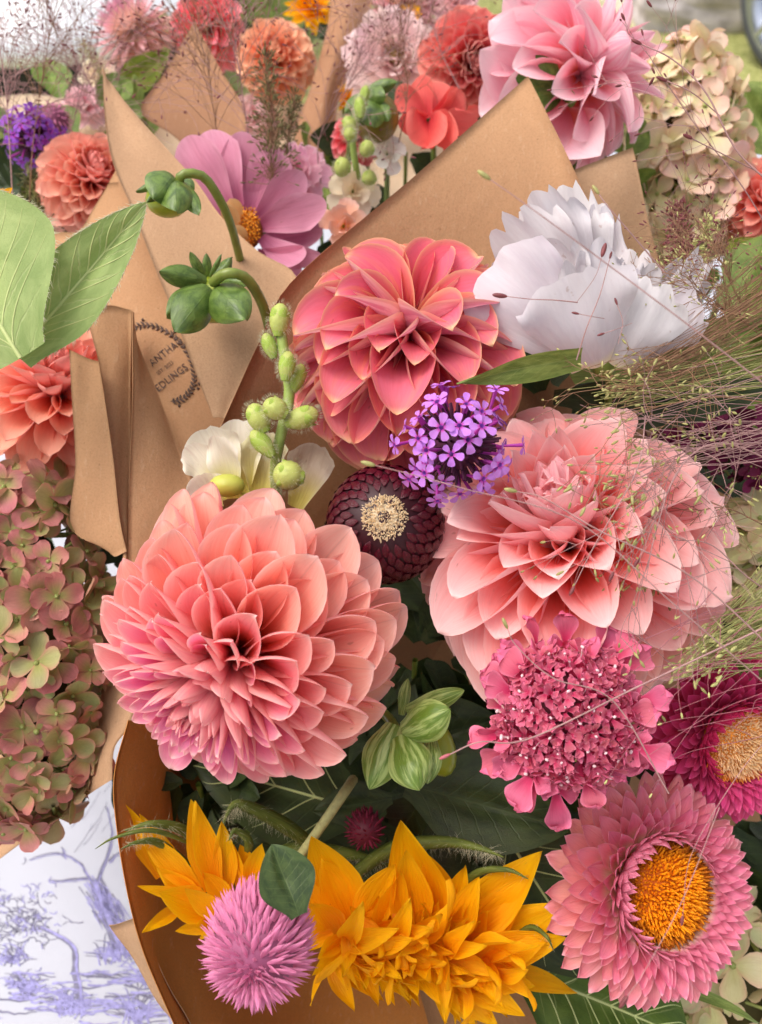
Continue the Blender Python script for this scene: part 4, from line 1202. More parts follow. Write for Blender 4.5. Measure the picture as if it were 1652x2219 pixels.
hydrangea('cream and blush hydrangea beside the shell pink dahlia', (1490, 330, .63), 112, 250, 90, 112, 54, M_H2, [C(236, 226, 192), C(226, 216, 176), C(236, 200, 184), C(232, 210, 184)], 5)
hydrangea('pale green hydrangea low in the corner beneath the rose strawflower', (1600, 2150, .50), 190, 170, 80, 60, 70, M_H2, [C(206, 204, 148), C(214, 208, 160)], 8)
hydrangea('cream hydrangea peeping out behind the blush dahlia', (1630, 1210, .52), 110, 130, 70, 36, 62, M_H2, [C(214, 205, 160), C(206, 196, 140)], 9)
hydrangea('small plum hydrangea in shade under the tangled seed grass', (1560, 960, .50), 150, 90, 70, 70, 34, petal_mat('plum_sepal', edge=C(130, 40, 80), back=C(90, 20, 50), edgek=.3, trans=.15), [C(96, 20, 56), C(110, 26, 66)], 10)
# ------------------------------------------------------------------ white cosmos
M_W = petal_mat('white_cosmos_petal', tip=None, edge=None, back=None, trans=.35, rough=.5, streak=.12, streakc=C(222, 204, 220), bumpk=.3, nv=6, throat=C(236, 228, 200), u0=0, u1=.15)
M_ZN = petal_mat('mauve_zinnia_petal', throat=C(186, 96, 134), tip=C(222, 166, 184), edge=C(228, 172, 190), back=C(204, 140, 162), u0=.0, u1=.4, tipk=.3, edgek=.3, trans=.28, streak=.25, nv=8)

def manual(root, mat, lst, name='petal', nu=14, nv=12, color=C(255, 255, 255), **kw):
    """hand-laid petals: ((base), (tip), half-width / length, roll, extra)"""
    for i, it in enumerate(lst):
        (b, t, wd, roll), ex = it[:4], (it[4] if len(it) > 4 else {})
        k = dict(kw); k.update(ex); col = k.pop('color', color)
        me = petal_mesh(name, mat, nu=nu, nv=nv, wid=wd, norm=True, seed=i * 5 + 1 + int(b[0]), **k)
        put(name, me, root, blade_m(W(*b), W(*t), roll), jit(col, .05))

def cosmos():
    root = thing('cosmos', 'white double cosmos with toothed cupped petals behind loose grass seeds', 'cosmos', Matrix.Translation(W(1310, 780, .41)))
    t = lambda s, n=5, dep=.10, r=.22: teeth_fn(max(2, n - 1), dep * 1.1, r, s)
    base = dict(b=.34, m=.9, blunt=True, cups=(1.2, .7, .35), ruf=.05, wave=.05, pleat=.02)
    L = [
        # back row
        ((1290, 700, .425), (1085, 450, .42), .30, 0, dict(bend=.35, teeth=t(1))),
        ((1290, 700, .425), (1150, 405, .425), .26, 8, dict(bend=.3, teeth=t(2))),
        ((1290, 690, .425), (1235, 385, .425), .27, 0, dict(bend=.3, teeth=t(3, 6, .13))),
        ((1300, 690, .42), (1295, 420, .42), .26, -20, dict(bend=.5, teeth=t(4, 6, .2))),
        ((1370, 760, .43), (1530, 545, .42), .24, -10, dict(bend=.3, teeth=t(5, 5, .2))),
        ((1370, 750, .425), (1445, 555, .425), .26, 0, dict(bend=.3, teeth=t(6, 4, .15))),
        ((1350, 740, .42), (1390, 530, .415), .30, 10, dict(bend=.4, teeth=t(7, 4, .13))),
        # inner
        ((1280, 720, .415), (1190, 500, .40), .26, 20, dict(bend=.6, teeth=t(8, 3, .15))),
        ((1300, 720, .41), (1290, 505, .395), .27, -10, dict(bend=.5, teeth=t(9, 3, .12))),
        ((1330, 730, .41), (1370, 575, .395), .30, 0, dict(bend=.5, teeth=t(10, 3, .12))),
        ((1280, 730, .405), (1235, 560, .39), .25, -30, dict(bend=.7, teeth=t(11, 3, .15))),
        ((1310, 730, .412), (1330, 545, .40), .20, 25, dict(bend=.7, teeth=t(21, 4, .2))), ((1270, 720, .418), (1140, 520, .41), .22, -15, dict(bend=.5, teeth=t(22, 4, .2))),
        ((1400, 760, .415), (1480, 580, .405), .22, 20, dict(bend=.6, teeth=t(23, 4, .22))), ((1380, 770, .42), (1548, 520, .418), .13, 10, dict(bend=.3, teeth=t(24, 3, .25))),
        ((1340, 740, .405), (1420, 560, .395), .20, -25, dict(bend=.8, teeth=t(25, 4, .2))),
        # outer front bowl, seen from below
        ((1275, 790, .405), (1062, 560, .395), .37, 165, dict(bend=1.0, teeth=t(12, 4, .07, .10), cups=(.9, .55, .2))),
        ((1345, 790, .405), (1500, 615, .40), .40, 195, dict(bend=1.0, teeth=t(13, 5, .15), cups=(.9, .6, .2))),
        ((1335, 795, .40), (1430, 595, .385), .46, 185, dict(bend=1.1, teeth=t(14, 5, .10), cups=(.9, .6, .2))),
        ((1300, 795, .40), (1225, 590, .375), .52, 178, dict(bend=1.1, teeth=t(15, 6, .09, .12), cups=(.9, .6, .15))),
    ]
    manual(root, M_W, L, nu=18, nv=18, color=C(214, 207, 210), **base)
    g = Geo(); g.ball(W(1310, 792, .41), .006); g.tube([W(1310, 795, .41), W(1325, 840, .43), W(1300, 950, .50), BASE], .0018, 6)
    put('stem', g.mesh('stem', STEM), root)
cosmos()

# ------------------------------------------------------------------ mauve zinnia
def zinnia():
    root = thing('zinnia', 'mauve zinnia with ring of yellow florets behind the kraft paper point', 'zinnia', Matrix.Translation(W(530, 500, .56)))
    b = dict(b=.35, m=.75, blunt=True, cups=(.9, .45, .35), ruf=.035, bend=-.35, teeth=teeth_fn(1, 0, .30))
    L = [((505, 470, .56), (395, 300, .55), .30, 15), ((515, 450, .56), (445, 285, .56), .30, 0), ((525, 450, .57), (525, 285, .56), .30, -5), ((545, 460, .57), (615, 330, .56), .36, 10),
         ((540, 465, .565), (575, 300, .57), .28, 0), ((555, 475, .565), (660, 375, .56), .28, -10),
         ((560, 490, .56), (706, 435, .54), .24, -5), ((565, 515, .56), (655, 565, .53), .22, 30, dict(bend=.9)), ((570, 520, .57), (700, 500, .56), .25, 0, dict(color=C(150, 70, 100))),
         ((560, 545, .56), (700, 560, .545), .16, -20), ((560, 550, .57), (650, 600, .55), .25, 10), ((540, 560, .57), (580, 640, .56), .35, 0), ((500, 540, .57), (420, 600, .57), .3, 0), ((490, 500, .57), (380, 460, .56), .3, 0)]
    manual(root, M_ZN, L, color=C(212, 138, 164), **b)
    y = petal_mat('zinnia_floret', tip=C(240, 150, 30), back=C(220, 130, 30), tipk=.6, trans=.2)
    fm = [floret_mesh('floret', y, n=5, wid=.3, seed=i, r0=.3, tube=1.6, lift=.4) for i in range(2)]
    for i in range(34):
        a = i * GA; rr_ = math.sqrt(i / 34)
        px, py = 532 + math.cos(a) * 30 * rr_, 492 + math.sin(a) * 44 * rr_
        dr = camdir(random.uniform(-.5, .8), random.uniform(-.5, .6))
        A = (dr.to_track_quat('Z', 'Y') @ Quaternion((0, 0, 1), random.uniform(0, 6))).to_matrix().to_4x4() @ Matrix.Scale(S(9, .55), 4)
        A.translation = W(px, py, .545 - .006 * (1 - rr_))
        put('floret', fm[i % 2], root, A, jit(C(232, 150, 40), .15))
    manual(root, petal_mat('zinnia_scale', tip=C(240, 200, 150), trans=.3), [((520, 480, .545), (498, 430, .53), .3, 0), ((515, 505, .545), (488, 440, .53), .28, 20), ((535, 530, .545), (505, 490, .53), .3, 0)],
           name='scale', color=C(232, 190, 130), b=.5, m=.6, cups=(.8, .6, .5), bend=.6, p=2, q=1.8, nu=8, nv=6)
    g = Geo(); g.ball(W(530, 500, .56), S(42, .56)); put('disc', g.mesh('disc', plain_mat('zinnia_core', C(150, 90, 30), .7)), root)
    stem_part(root, [W(535, 505, .565), W(560, 640, .60), W(600, 900, .66)], .002)
zinnia()
M_CZ = petal_mat('coral_zinnia_petal', throat=C(222, 74, 80), tip=C(246, 130, 116), edge=C(248, 150, 130), back=C(232, 96, 92), tipk=.3, edgek=.3, trans=.28, nv=8)
def coral_zinnia():
    root = thing('zinnia', 'flat coral zinnia seen edge on beside the fat green dahlia bud', 'zinnia', Matrix.Translation(W(930, 255, .62)))
    b = dict(b=.35, m=.75, blunt=True, cups=(.6, .4, .4), ruf=.06, bend=-.4, wave=.04, teeth=teeth_fn(2, .05, .30))
    L = [((930, 255, .62), (905, 165, .63), .25, 10), ((935, 258, .62), (990, 200, .63), .4, -60), ((940, 260, .62), (1045, 232, .62), .28, -60), ((940, 262, .62), (1035, 255, .60), .3, -40),
         ((930, 262, .62), (960, 305, .59), .34, -20), ((935, 262, .62), (1000, 295, .59), .30, -20), ((925, 262, .62), (890, 300, .59), .36, 10), ((925, 258, .62), (860, 260, .60), .3, 20), ((925, 252, .62), (860, 190, .63), .3, 20),
         ((930, 250, .62), (950, 180, .64), .32, 0), ((940, 250, .62), (1010, 215, .64), .3, 0)]
    manual(root, M_CZ, L, color=C(240, 112, 106), nu=8, nv=8, **b)
    stem_part(root, [W(930, 262, .62), W(940, 330, .64), W(950, 600, .70)], .002)
coral_zinnia()

# blush double bloom (back row) and other frilled back-row flowers
def frill(name, cat, label, x, y, d, Rpx, N, col, mat, eye=None, ax=0, ay=0, teeth=.15, th=(10, 95)):
    K = [(0.0, dict(wid=.3, b=.4, m=.8, cups=(.6, .4, .3), bend=.4, ruf=.05, wave=.05, blunt=True)), (1.0, dict(wid=.4, b=.35, m=.8, cups=(.5, .3, .3), bend=-.2, ruf=.06, wave=.06, blunt=True))]
    for k in K: k[1]['teeth'] = None
    M = head_m(x, y, d, ax, ay); root = thing(name, label, cat, M); Rw = S(Rpx, d)
    ms = [petal_mesh('petal', mat, nu=8, nv=8, wid=.38, b=.35, m=.8, blunt=True, cups=(.5, .35, .3), bend=b_, ruf=.05, wave=.06, teeth=teeth_fn(4, teeth, .15, i), seed=i) for i, b_ in enumerate((.5, .1, -.3))]
    for k in range(N):
        t = (k + .5) / N; th_ = R(th[0] + (th[1] - th[0]) * t ** .7); phi = k * GA
        X = Vector((math.sin(th_) * math.cos(phi), math.sin(th_) * math.sin(phi), math.cos(th_))); Z = Vector((-math.cos(th_) * math.cos(phi), -math.cos(th_) * math.sin(phi), math.sin(th_)))
        L = Rw * (.55 + .5 * t); A = Matrix((X * L, Z.cross(X) * L, Z * L)).transposed().to_4x4(); A.translation = X * Rw * .06
        put('petal', ms[min(2, int(t * 3))], root, A, jit(col, .08), local=True)
    g = Geo(); g.ball((0, 0, 0), Rw * .1); put('receptacle', g.mesh('receptacle', STEM), root, local=True)
    if eye:
        em = petal_mat('eye_' + label[:5], tip=C(214, 200, 90), trans=.2)
        me = petal_mesh('stigma', em, nu=6, nv=4, wid=.16, b=.5, m=.5, cups=(1.0, 1.0, 1.0), bend=1.1, p=1.6, q=1.3)
        for k in range(26):
            t = (k + .5) / 26; th_ = R(15 + 55 * t); phi = k * GA
            X = Vector((math.sin(th_) * math.cos(phi), math.sin(th_) * math.sin(phi), math.cos(th_))); Z = Vector((-math.cos(th_) * math.cos(phi), -math.cos(th_) * math.sin(phi), math.sin(th_)))
            L = Rw * .34; A = Matrix((X * L, Z.cross(X) * L, Z * L)).transposed().to_4x4(); A.translation = Vector((0, 0, Rw * .12)) + X * Rw * .05
            put('stigma', me, root, A, jit(eye, .1), local=True)
    stem_down(root, M, .15, .002)
    return root
M_BL = petal_mat('blush_petal', throat=C(226, 150, 150), edge=C(252, 232, 232), u0=0, u1=.4, edgek=.4, back=C(244, 220, 218), trans=.35)
frill('zinnia', 'zinnia', 'large blush pink bloom with curled lime green eye in the back row', 850, 128, .74, 112, 34, C(242, 214, 212), M_BL, C(196, 176, 70), .1, -.2)
frill('cosmos', 'cosmos', 'pale rose cosmos half behind the mauve zinnia', 640, 385, .62, 85, 26, C(228, 168, 190), M_BL, None, 0, .1)
frill('cosmos', 'cosmos', 'pale pink ruffled bloom between the dark lilac verbena and the pale paper tip', 185, 235, .80, 60, 22, C(236, 190, 200), M_BL, None, 0, .2)
frill('cosmos', 'cosmos', 'cream ruffled bloom low before the shaggy pale strawflower', 215, 165, .86, 46, 20, C(240, 224, 196), M_BL, None, .2, .1)
frill('cosmos', 'cosmos', 'faded pink bloom behind the bronze millet spike', 545, 255, .80, 58, 22, C(238, 204, 204), M_BL, None, 0, .1)
frill('cosmos', 'cosmos', 'pale rose bloom at the rim between the coral red and shell pink dahlias', 985, 5, .90, 56, 22, C(232, 180, 184), M_BL, None, .1, .1)
frill('snapdragon_bloom', 'snapdragon', 'cream frilled snapdragon bloom lower edge behind the kraft diagonal', 765, 415, .58, 60, 14, C(244, 228, 200), M_W, None, .1, -.2, .05)
frill('snapdragon_bloom', 'snapdragon', 'apricot blush snapdragon lip just above the kraft diagonal', 745, 490, .56, 58, 12, C(236, 176, 150), petal_mat('apricot_petal', tip=C(240, 200, 190), throat=C(240, 190, 60), u0=0, u1=.3, trans=.35), None, .1, -.2, .05)
frill('snapdragon_bloom', 'snapdragon', 'white snapdragon lip beside the green bud spike at the back', 840, 335, .60, 45, 12, C(244, 238, 226), M_W, None, 0, 0, .05)

# ------------------------------------------------------------------ double sunflowers
M_SUN = petal_mat('sunflower_petal', throat=C(244, 146, 0), tip=C(255, 200, 10), edge=C(255, 206, 30), back=C(254, 182, 8), u0=.0, u1=.55, tipk=.5, tipu=.4, edgek=.4, edgep=5, trans=.42, rough=.45, streak=.12,
                  streakc=C(232, 140, 0), nv=9, bumpk=.8)
SUN = C(255, 178, 8)
M_BR = leaf_mat('hairy_bract', C(80, 96, 34), C(120, 132, 56), vein=C(160, 160, 90), nveins=5, veink=.2)
HAIR = plain_mat('pale_hair', C(225, 222, 190), .5, .3, .05)
def hairs(root, pts, n, L, spread=1.0, rad=.00006, name='hairs', bias=None):
    P = spline(pts, 80); g = Geo(); n = int(n * 1.5)
    for _ in range(n):
        p = Vector(P[random.randrange(80)])
        v = Vector([random.gauss(0, 1) for _ in range(3)]).normalized() * spread
        if bias is not None: v = (v + bias).normalized()
        l = L * random.uniform(.5, 1.2)
        g.tube([p, p + v * l * .5, p + v * l + Vector((0, 0, -l * .15))], [rad, rad * .8, rad * .3], 3)
    put(name, g.mesh(name, HAIR), root)['kind'] = 'stuff'
def sun_bract(root, pts, w, nh=120, hl=.005, bias=None):
    """curved hairy bract along frame points"""
    Q = spline([W(*p) for p in pts], 16); g = Geo()
    g.tube(Q, [w, w * 1.3, w, w * .55, w * .12], 8)
    put('bract', g.mesh('bract', M_BR), root)
    if nh: hairs(root, Q[:15], nh, hl, bias=bias)

def sunflowers():
    K = dict(b=.45, m=.42, p=1.5, q=1.15, cups=(.8, .6, .8), ruf=.03, bend=.35, marg=.2, fold=.10)
    r1 = thing('sunflower', 'golden double sunflower with tall spiky petals against the paper rim tinted with warm glow', 'sunflower', Matrix.Translation(W(430, 1960, .44)))
    L = [((350, 1900, .43), (262, 1735, .425), .15, 20), ((400, 1930, .425), (302, 1765, .415), .15, -10), ((430, 1930, .42), (300, 1800, .42), .16, 10, dict(bend=-.3)),
         ((460, 1930, .42), (412, 1732, .41), .17, 15), ((470, 1930, .415), (425, 1735, .405), .15, -20), ((490, 1940, .42), (482, 1780, .41), .16, 0), ((520, 1920, .42), (505, 1830, .415), .2, 30),
         ((540, 1920, .42), (570, 1830, .41), .22, 0), ((560, 1930, .42), (520, 1830, .42), .26, 0), ((440, 1950, .42), (298, 1920, .41), .11, 10), ((440, 1960, .42), (340, 1880, .415), .2, 10), ((460, 1980, .42), (345, 1935, .40), .26, -10),
         ((400, 1960, .43), (308, 2022, .41), .15, 0), ((480, 1990, .41), (400, 1925, .40), .22, 20), ((470, 2000, .42), (380, 2020, .41), .2, 10), ((480, 1990, .42), (430, 2040, .41), .15, 0), ((460, 2000, .42), (425, 2010, .405), .25, 0),
         ((500, 1970, .415), (440, 1890, .41), .26, -15), ((520, 1980, .42), (560, 1890, .41), .25, 0), ((430, 1940, .43), (360, 1840, .43), .25, 0), ((480, 1950, .43), (445, 1800, .43), .2, 0)]
    manual(r1, M_SUN, L, color=SUN, nu=12, nv=10, **K)
    g = Geo(); g.ball(W(450, 1965, .445), S(55, .44), nu=8, nv=12); put('receptacle', g.mesh('receptacle', M_BR), r1)
    up = CAMR @ Vector((0, -.7, .2))
    sun_bract(r1, [(450, 1850, .44), (400, 1800, .42), (330, 1785, .405), (270, 1800, .40)], .0022, 200, .006, up)
    sun_bract(r1, [(440, 1900, .44), (350, 1830, .42), (300, 1825, .41), (262, 1840, .405)], .0016, 110, .004)
    sun_bract(r1, [(420, 1830, .42), (330, 1800, .40), (250, 1815, .392), (206, 1840, .39)], .0009, 30, .003)
    sun_bract(r1, [(500, 1900, .44), (540, 1830, .42), (510, 1800, .41), (496, 1822, .405)], .0018, 80, .004)
    r2 = thing('sunflower', 'golden double sunflower fanned wide, nodding over the dark paper pocket', 'sunflower', Matrix.Translation(W(860, 2010, .45)))
    L = [((770, 2010, .42), (672, 1812, .41), .29, 20, dict(bend=.7, cups=(1.0, .8, 1.0))), ((760, 2000, .42), (700, 1860, .415), .30, -10), ((700, 2030, .42), (655, 1900, .41), .25, -10), ((740, 2040, .42), (670, 1960, .40), .26, 0),
         ((850, 2050, .42), (760, 1990, .40), .2, 30, dict(bend=.9)), ((770, 2030, .415), (855, 1870, .395), .2, 15, dict(bend=.6)), ((830, 2040, .41), (868, 1890, .395), .22, -25),
         ((930, 2040, .42), (872, 1778, .40), .23, 20, dict(bend=.5)), ((900, 2040, .41), (880, 1840, .395), .22, -15, dict(bend=.3)), ((960, 2020, .42), (925, 1850, .41), .26, -20),
         ((960, 2040, .42), (1008, 1878, .41), .2, 10), ((970, 2040, .415), (1040, 1900, .405), .22, 0, dict(bend=-.3)), ((980, 2050, .42), (1173, 1843, .41), .20, 10), ((1000, 2060, .42), (1150, 1900, .41), .2, -15),
         ((990, 2080, .42), (1222, 1960, .405), .20, 0, dict(bend=.7)), ((1000, 2090, .41), (1226, 2030, .40), .19, -10, dict(bend=.4)), ((1020, 2100, .41), (1185, 2040, .40), .25, 20),
         ((1050, 2100, .42), (1250, 2150, .43), .12, 10, dict(bend=-.5)), ((1000, 2110, .41), (1160, 2135, .395), .22, 0), ((980, 2110, .41), (1140, 2200, .395), .2, 10), ((960, 2110, .41), (1080, 2225, .40), .22, 0),
         ((960, 2100, .415), (1030, 2230, .40), .2, 0), ((930, 2080, .41), (1000, 2200, .395), .2, 10), ((900, 2070, .41), (960, 2180, .39), .2, -10), ((870, 2070, .41), (905, 2160, .39), .2, 0),
         ((840, 2060, .41), (862, 2135, .39), .24, 0), ((790, 2050, .41), (790, 2130, .39), .2, 0), ((770, 2040, .41), (742, 2120, .39), .18, 0), ((760, 2030, .41), (680, 2112, .385), .15, 20, dict(bend=.7)),
         ((740, 2030, .41), (690, 2080, .39), .2, 0), ((720, 2020, .41), (650, 2060, .40), .2, 0)]
    manual(r2, M_SUN, L, color=SUN, nu=12, nv=10, **K)
    small = [petal_mesh('petal', M_SUN, nu=8, nv=6, wid=w_, b=.5, m=.4, p=1.5, q=1.15, cups=(1.1, .9, 1.1), bend=b_, fold=.1, ruf=.05, norm=True, seed=i) for i, (w_, b_) in enumerate(((.15, .5), (.2, 1.0), (.13, -.5), (.18, .2)))]
    for i in range(150):
        t = random.random(); bx = 720 + 300 * t + random.gauss(0, 14); by = 2035 + 60 * t + random.gauss(0, 14) + 10 * math.sin(t * 9)
        a = random.gauss(.95 - .3 * t, .5); L_ = random.uniform(45, 115) * (1 + .25 * t)
        tx, ty = bx + math.cos(a) * L_ + 10, by + math.sin(a) * L_
        dd = random.uniform(.385, .41)
        if i > 105: dd += .03; ty += 25; 
        put('petal', small[i % 4], r2, blade_m(W(bx, by, dd + .02), W(tx, ty, dd), random.gauss(0, 35)), jit(SUN, .1))
    curl_ = [petal_mesh('petal', M_SUN, nu=10, nv=6, wid=w_, b=.5, m=.4, p=1.5, q=1.15, cups=(1.0, .9, 1.2), bend=b_, curl=.6, fold=.1, ruf=.06, norm=True, twist=tw_, seed=i + 20) for i, (w_, b_, tw_) in enumerate(((.16, 1.4, .5), (.14, 1.1, -.7), (.18, -1.0, .4)))]
    for i in range(46):
        tq = random.random(); a = random.gauss(.6, .9); bx, by = 740 + 330 * tq + random.gauss(0, 18), 2020 + 70 * tq + random.gauss(0, 22); L_ = random.uniform(60, 130)
        put('petal', curl_[i % 3], r2, blade_m(W(bx, by, .40), W(bx + math.cos(a) * L_, by + math.sin(a) * L_, .38), random.gauss(0, 50)), jit(SUN, .1))
    for i in range(26):
        a = random.uniform(-2.6, -.5); bx, by = 900 + random.gauss(0, 60), 2040 + random.gauss(0, 12); L_ = random.uniform(70, 120)
        put('petal', small[i % 4], r2, blade_m(W(bx, by, .42), W(bx + math.cos(a) * L_, by + math.sin(a) * L_, .405), random.gauss(0, 30)), jit(SUN, .1))
    g = Geo(); g.ball(W(890, 2050, .445), S(115, .44), S(60, .44), S(50, .44), M=CAMR, nu=8, nv=14); put('receptacle', g.mesh('receptacle', M_BR), r2)
    sun_bract(r2, [(700, 1850, .46), (620, 1790, .44), (540, 1750, .425), (505, 1745, .42), (482, 1790, .415)], .0030, 260, .007, up)
    sun_bract(r2, [(760, 1900, .45), (850, 1840, .44), (960, 1825, .43), (1040, 1838, .42), (1092, 1858, .415)], .0030, 300, .007, up)
    sun_bract(r2, [(990, 1930, .43), (1040, 1890, .42), (1100, 1885, .41), (1145, 1905, .405)], .0016, 60, .003)
    sun_bract(r2, [(1110, 2040, .42), (1150, 2010, .41), (1185, 2030, .40), (1200, 2060, .40)], .0012, 30, .003)
    sun_bract(r2, [(560, 1880, .47), (640, 1850, .46), (750, 1850, .46), (860, 1880, .46)], .0045, 240, .008, up)
    stem_part(r2, [W(640, 1868, .43), W(690, 1800, .425), W(745, 1720, .43), W(765, 1690, .45)], [.0022, .0024, .0026], plain_mat('fuzzy_stem', C(168, 166, 110), .7, 0, .3, 400))
    stem_part(r2, [W(890, 2050, .45), W(900, 1950, .52), W(900, 1700, .60), BASE], .004)
    stem_part(r1, [W(450, 1965, .45), W(500, 1850, .52), W(700, 1650, .60), BASE], .004)
sunflowers()
def far_sun(label, x, y, d, Rp, N=40):
    root, M, Rw = flower('sunflower', label, 'sunflower', x, y, d, Rp, .1, .1, N, M_SUN,
        [(0.0, dict(wid=.2, b=.5, m=.45, p=1.6, q=1.2, cups=(.8, .6, .8), bend=.6, curl=0.0, ruf=.04, marg=0.0, fold=.05)), (1.0, dict(wid=.22, b=.45, m=.45, p=1.6, q=1.2, cups=(.7, .5, .6), bend=.0, curl=0.0, ruf=.04, marg=0.0, fold=.05))],
        lambda t, p: jit(SUN, .1), th=(10, 100), Lk=(.5, 1.05), nu=6, nv=5)
far_sun('golden yellow sunflower at the upper rim beside the kraft curl', 675, 18, .86, 55)
far_sun('small golden flower behind the kraft curl and blush bloom', 745, 150, .80, 42)
far_sun('tiny golden flower tucked above the green dahlia bud', 752, 212, .76, 32, 24)
far_sun('golden petals peeping over the blush bloom', 890, 35, .80, 28, 20)
far_sun('golden flower edge above the big green leaf', -12, 440, .44, 48, 20)

# ------------------------------------------------------------------ dahlia buds
M_SEP = leaf_mat('bud_sepal_green', C(72, 98, 38), C(116, 142, 62), vein=C(70, 84, 36), nveins=2, veink=.1, coat=.35, rough=.35, trans=.12)
M_SEP2 = petal_mat('ribbed_sepal', tip=C(150, 176, 84), edge=C(190, 206, 130), back=C(104, 134, 46), backstreak=C(176, 196, 116), tipk=.3, edgek=.5, trans=.15, rough=.3, spec=.6, streak=.75, streakc=C(178, 196, 120), nv=7, bumpk=.8)
M_BUDC = plain_mat('bud_core', C(150, 165, 40), .35, .1, .25, 120, .1, coat=.3)
def bud(label, core, blades, stem, sm=M_SEP, wid=.34, col=C(255, 255, 255), bend=.8, rad=.0024, corem=None, group=None):
    root = thing('dahlia_bud', label, 'dahlia bud', Matrix.Translation(W(core[0], core[1], core[2])))
    g = Geo(); g.ball(W(*core[:3]), S(core[3], core[2]), S(core[4], core[2]), S(core[3], core[2]), M=CAMR @ Matrix.Rotation(R(core[5] if len(core) > 5 else 0), 3, 'Z'), nu=12, nv=18)
    put('core', g.mesh('core', corem or M_BUDC), root)
    for i, bl in enumerate(blades):
        b, t, w_, roll = bl[:4]; bd = bl[4] if len(bl) > 4 else bend
        me = petal_mesh('sepal', sm, nu=12, nv=10, wid=w_ * .88, b=.45, m=.52, p=1.9, q=1.4, cups=(.6, 1.0, 1.1), bend=bd, ruf=.06, fold=.06, norm=True, seed=i)
        put('sepal', me, root, blade_m(W(*b), W(*t), roll), jit(col, .1))
    if stem: stem_part(root, [W(*p) for p in stem], rad, plain_mat('bud_stem_' + label[:5], C(128, 142, 60), .4, .05, .3, 150, coat=.3))
    return root
bud('green dahlia bud drooping over the pale paper point', (362, 434, .452, 46, 36), [
    ((376, 380, .447), (330, 430, .430), .48, 180, 1.0), ((382, 390, .447), (386, 460, .428), .36, 180, 1.0), ((386, 392, .45), (428, 466, .435), .22, 190, .8),
    ((372, 385, .45), (294, 414, .445), .17, 160, .5), ((374, 388, .45), (318, 438, .437), .16, 175, .6), ((388, 382, .46), (410, 430, .45), .4, 170, .8)],
    [(388, 405, .45), (395, 378, .445), (440, 382, .45), (475, 430, .46), (500, 485, .475), (520, 560, .50)], wid=.35)
bud('dark glossy dahlia bud seen from behind, above the green snapdragon', (462, 650, .455, 50, 50), [
    ((448, 612, .445), (345, 585, .43), .30, 175, .7), ((448, 618, .445), (362, 690, .43), .30, 185, .6), ((458, 625, .44), (375, 715, .415), .34, 180, 1.0), ((468, 620, .44), (530, 698, .415), .36, 180, 1.2),
    ((445, 605, .45), (412, 545, .44), .22, 175, .6), ((452, 605, .455), (445, 548, .45), .25, 175, .8), ((465, 605, .45), (505, 560, .45), .32, 190, .9), ((475, 610, .45), (545, 610, .44), .22, 190, .9), ((455, 600, .445), (480, 550, .44), .14, 170, .5)],
    [(462, 612, .435), (490, 592, .425), (530, 600, .43), (560, 640, .44), (580, 695, .455), (600, 800, .50)], rad=.0026)
bud('pale green ribbed dahlia bud beside the salmon dahlia, over shade', (940, 1610, .42, 42, 78, 25), [
    ((858, 1570, .405), (797, 1708, .395), .40, 175, .8), ((868, 1592, .40), (912, 1712, .385), .50, 180, .9), ((872, 1590, .40), (978, 1540, .385), .42, 178, .8), ((880, 1540, .42), (1008, 1500, .41), .22, 175, .6),
    ((870, 1550, .42), (885, 1470, .425), .22, 180, .9), ((935, 1600, .405), (930, 1700, .395), .35, 180, .8)],
    [(865, 1592, .405), (845, 1560, .42), (800, 1500, .46), (800, 1400, .54)], sm=M_SEP2, col=C(110, 138, 48), corem=plain_mat('lime_bud_core', C(140, 150, 36), .35, .1, .2, 60, .1, coat=.3))
bud('fat green dahlia bud with stubby sepals next to the coral zinnia', (815, 255, .59, 50, 52), [
    ((800, 215, .575), (770, 270, .565), .35, 180), ((805, 215, .575), (810, 275, .56), .4, 180), ((790, 205, .58), (835, 212, .565), .4, 180), ((790, 200, .58), (862, 178, .575), .28, 180), ((790, 205, .58), (748, 245, .575), .35, 180), ((820, 220, .575), (845, 260, .565), .3, 180)],
    [(790, 205, .575), (770, 230, .58), (755, 350, .62)], corem=plain_mat('blushing_bud_core', C(140, 120, 40), .35, .1, .3, 60, coat=.2))

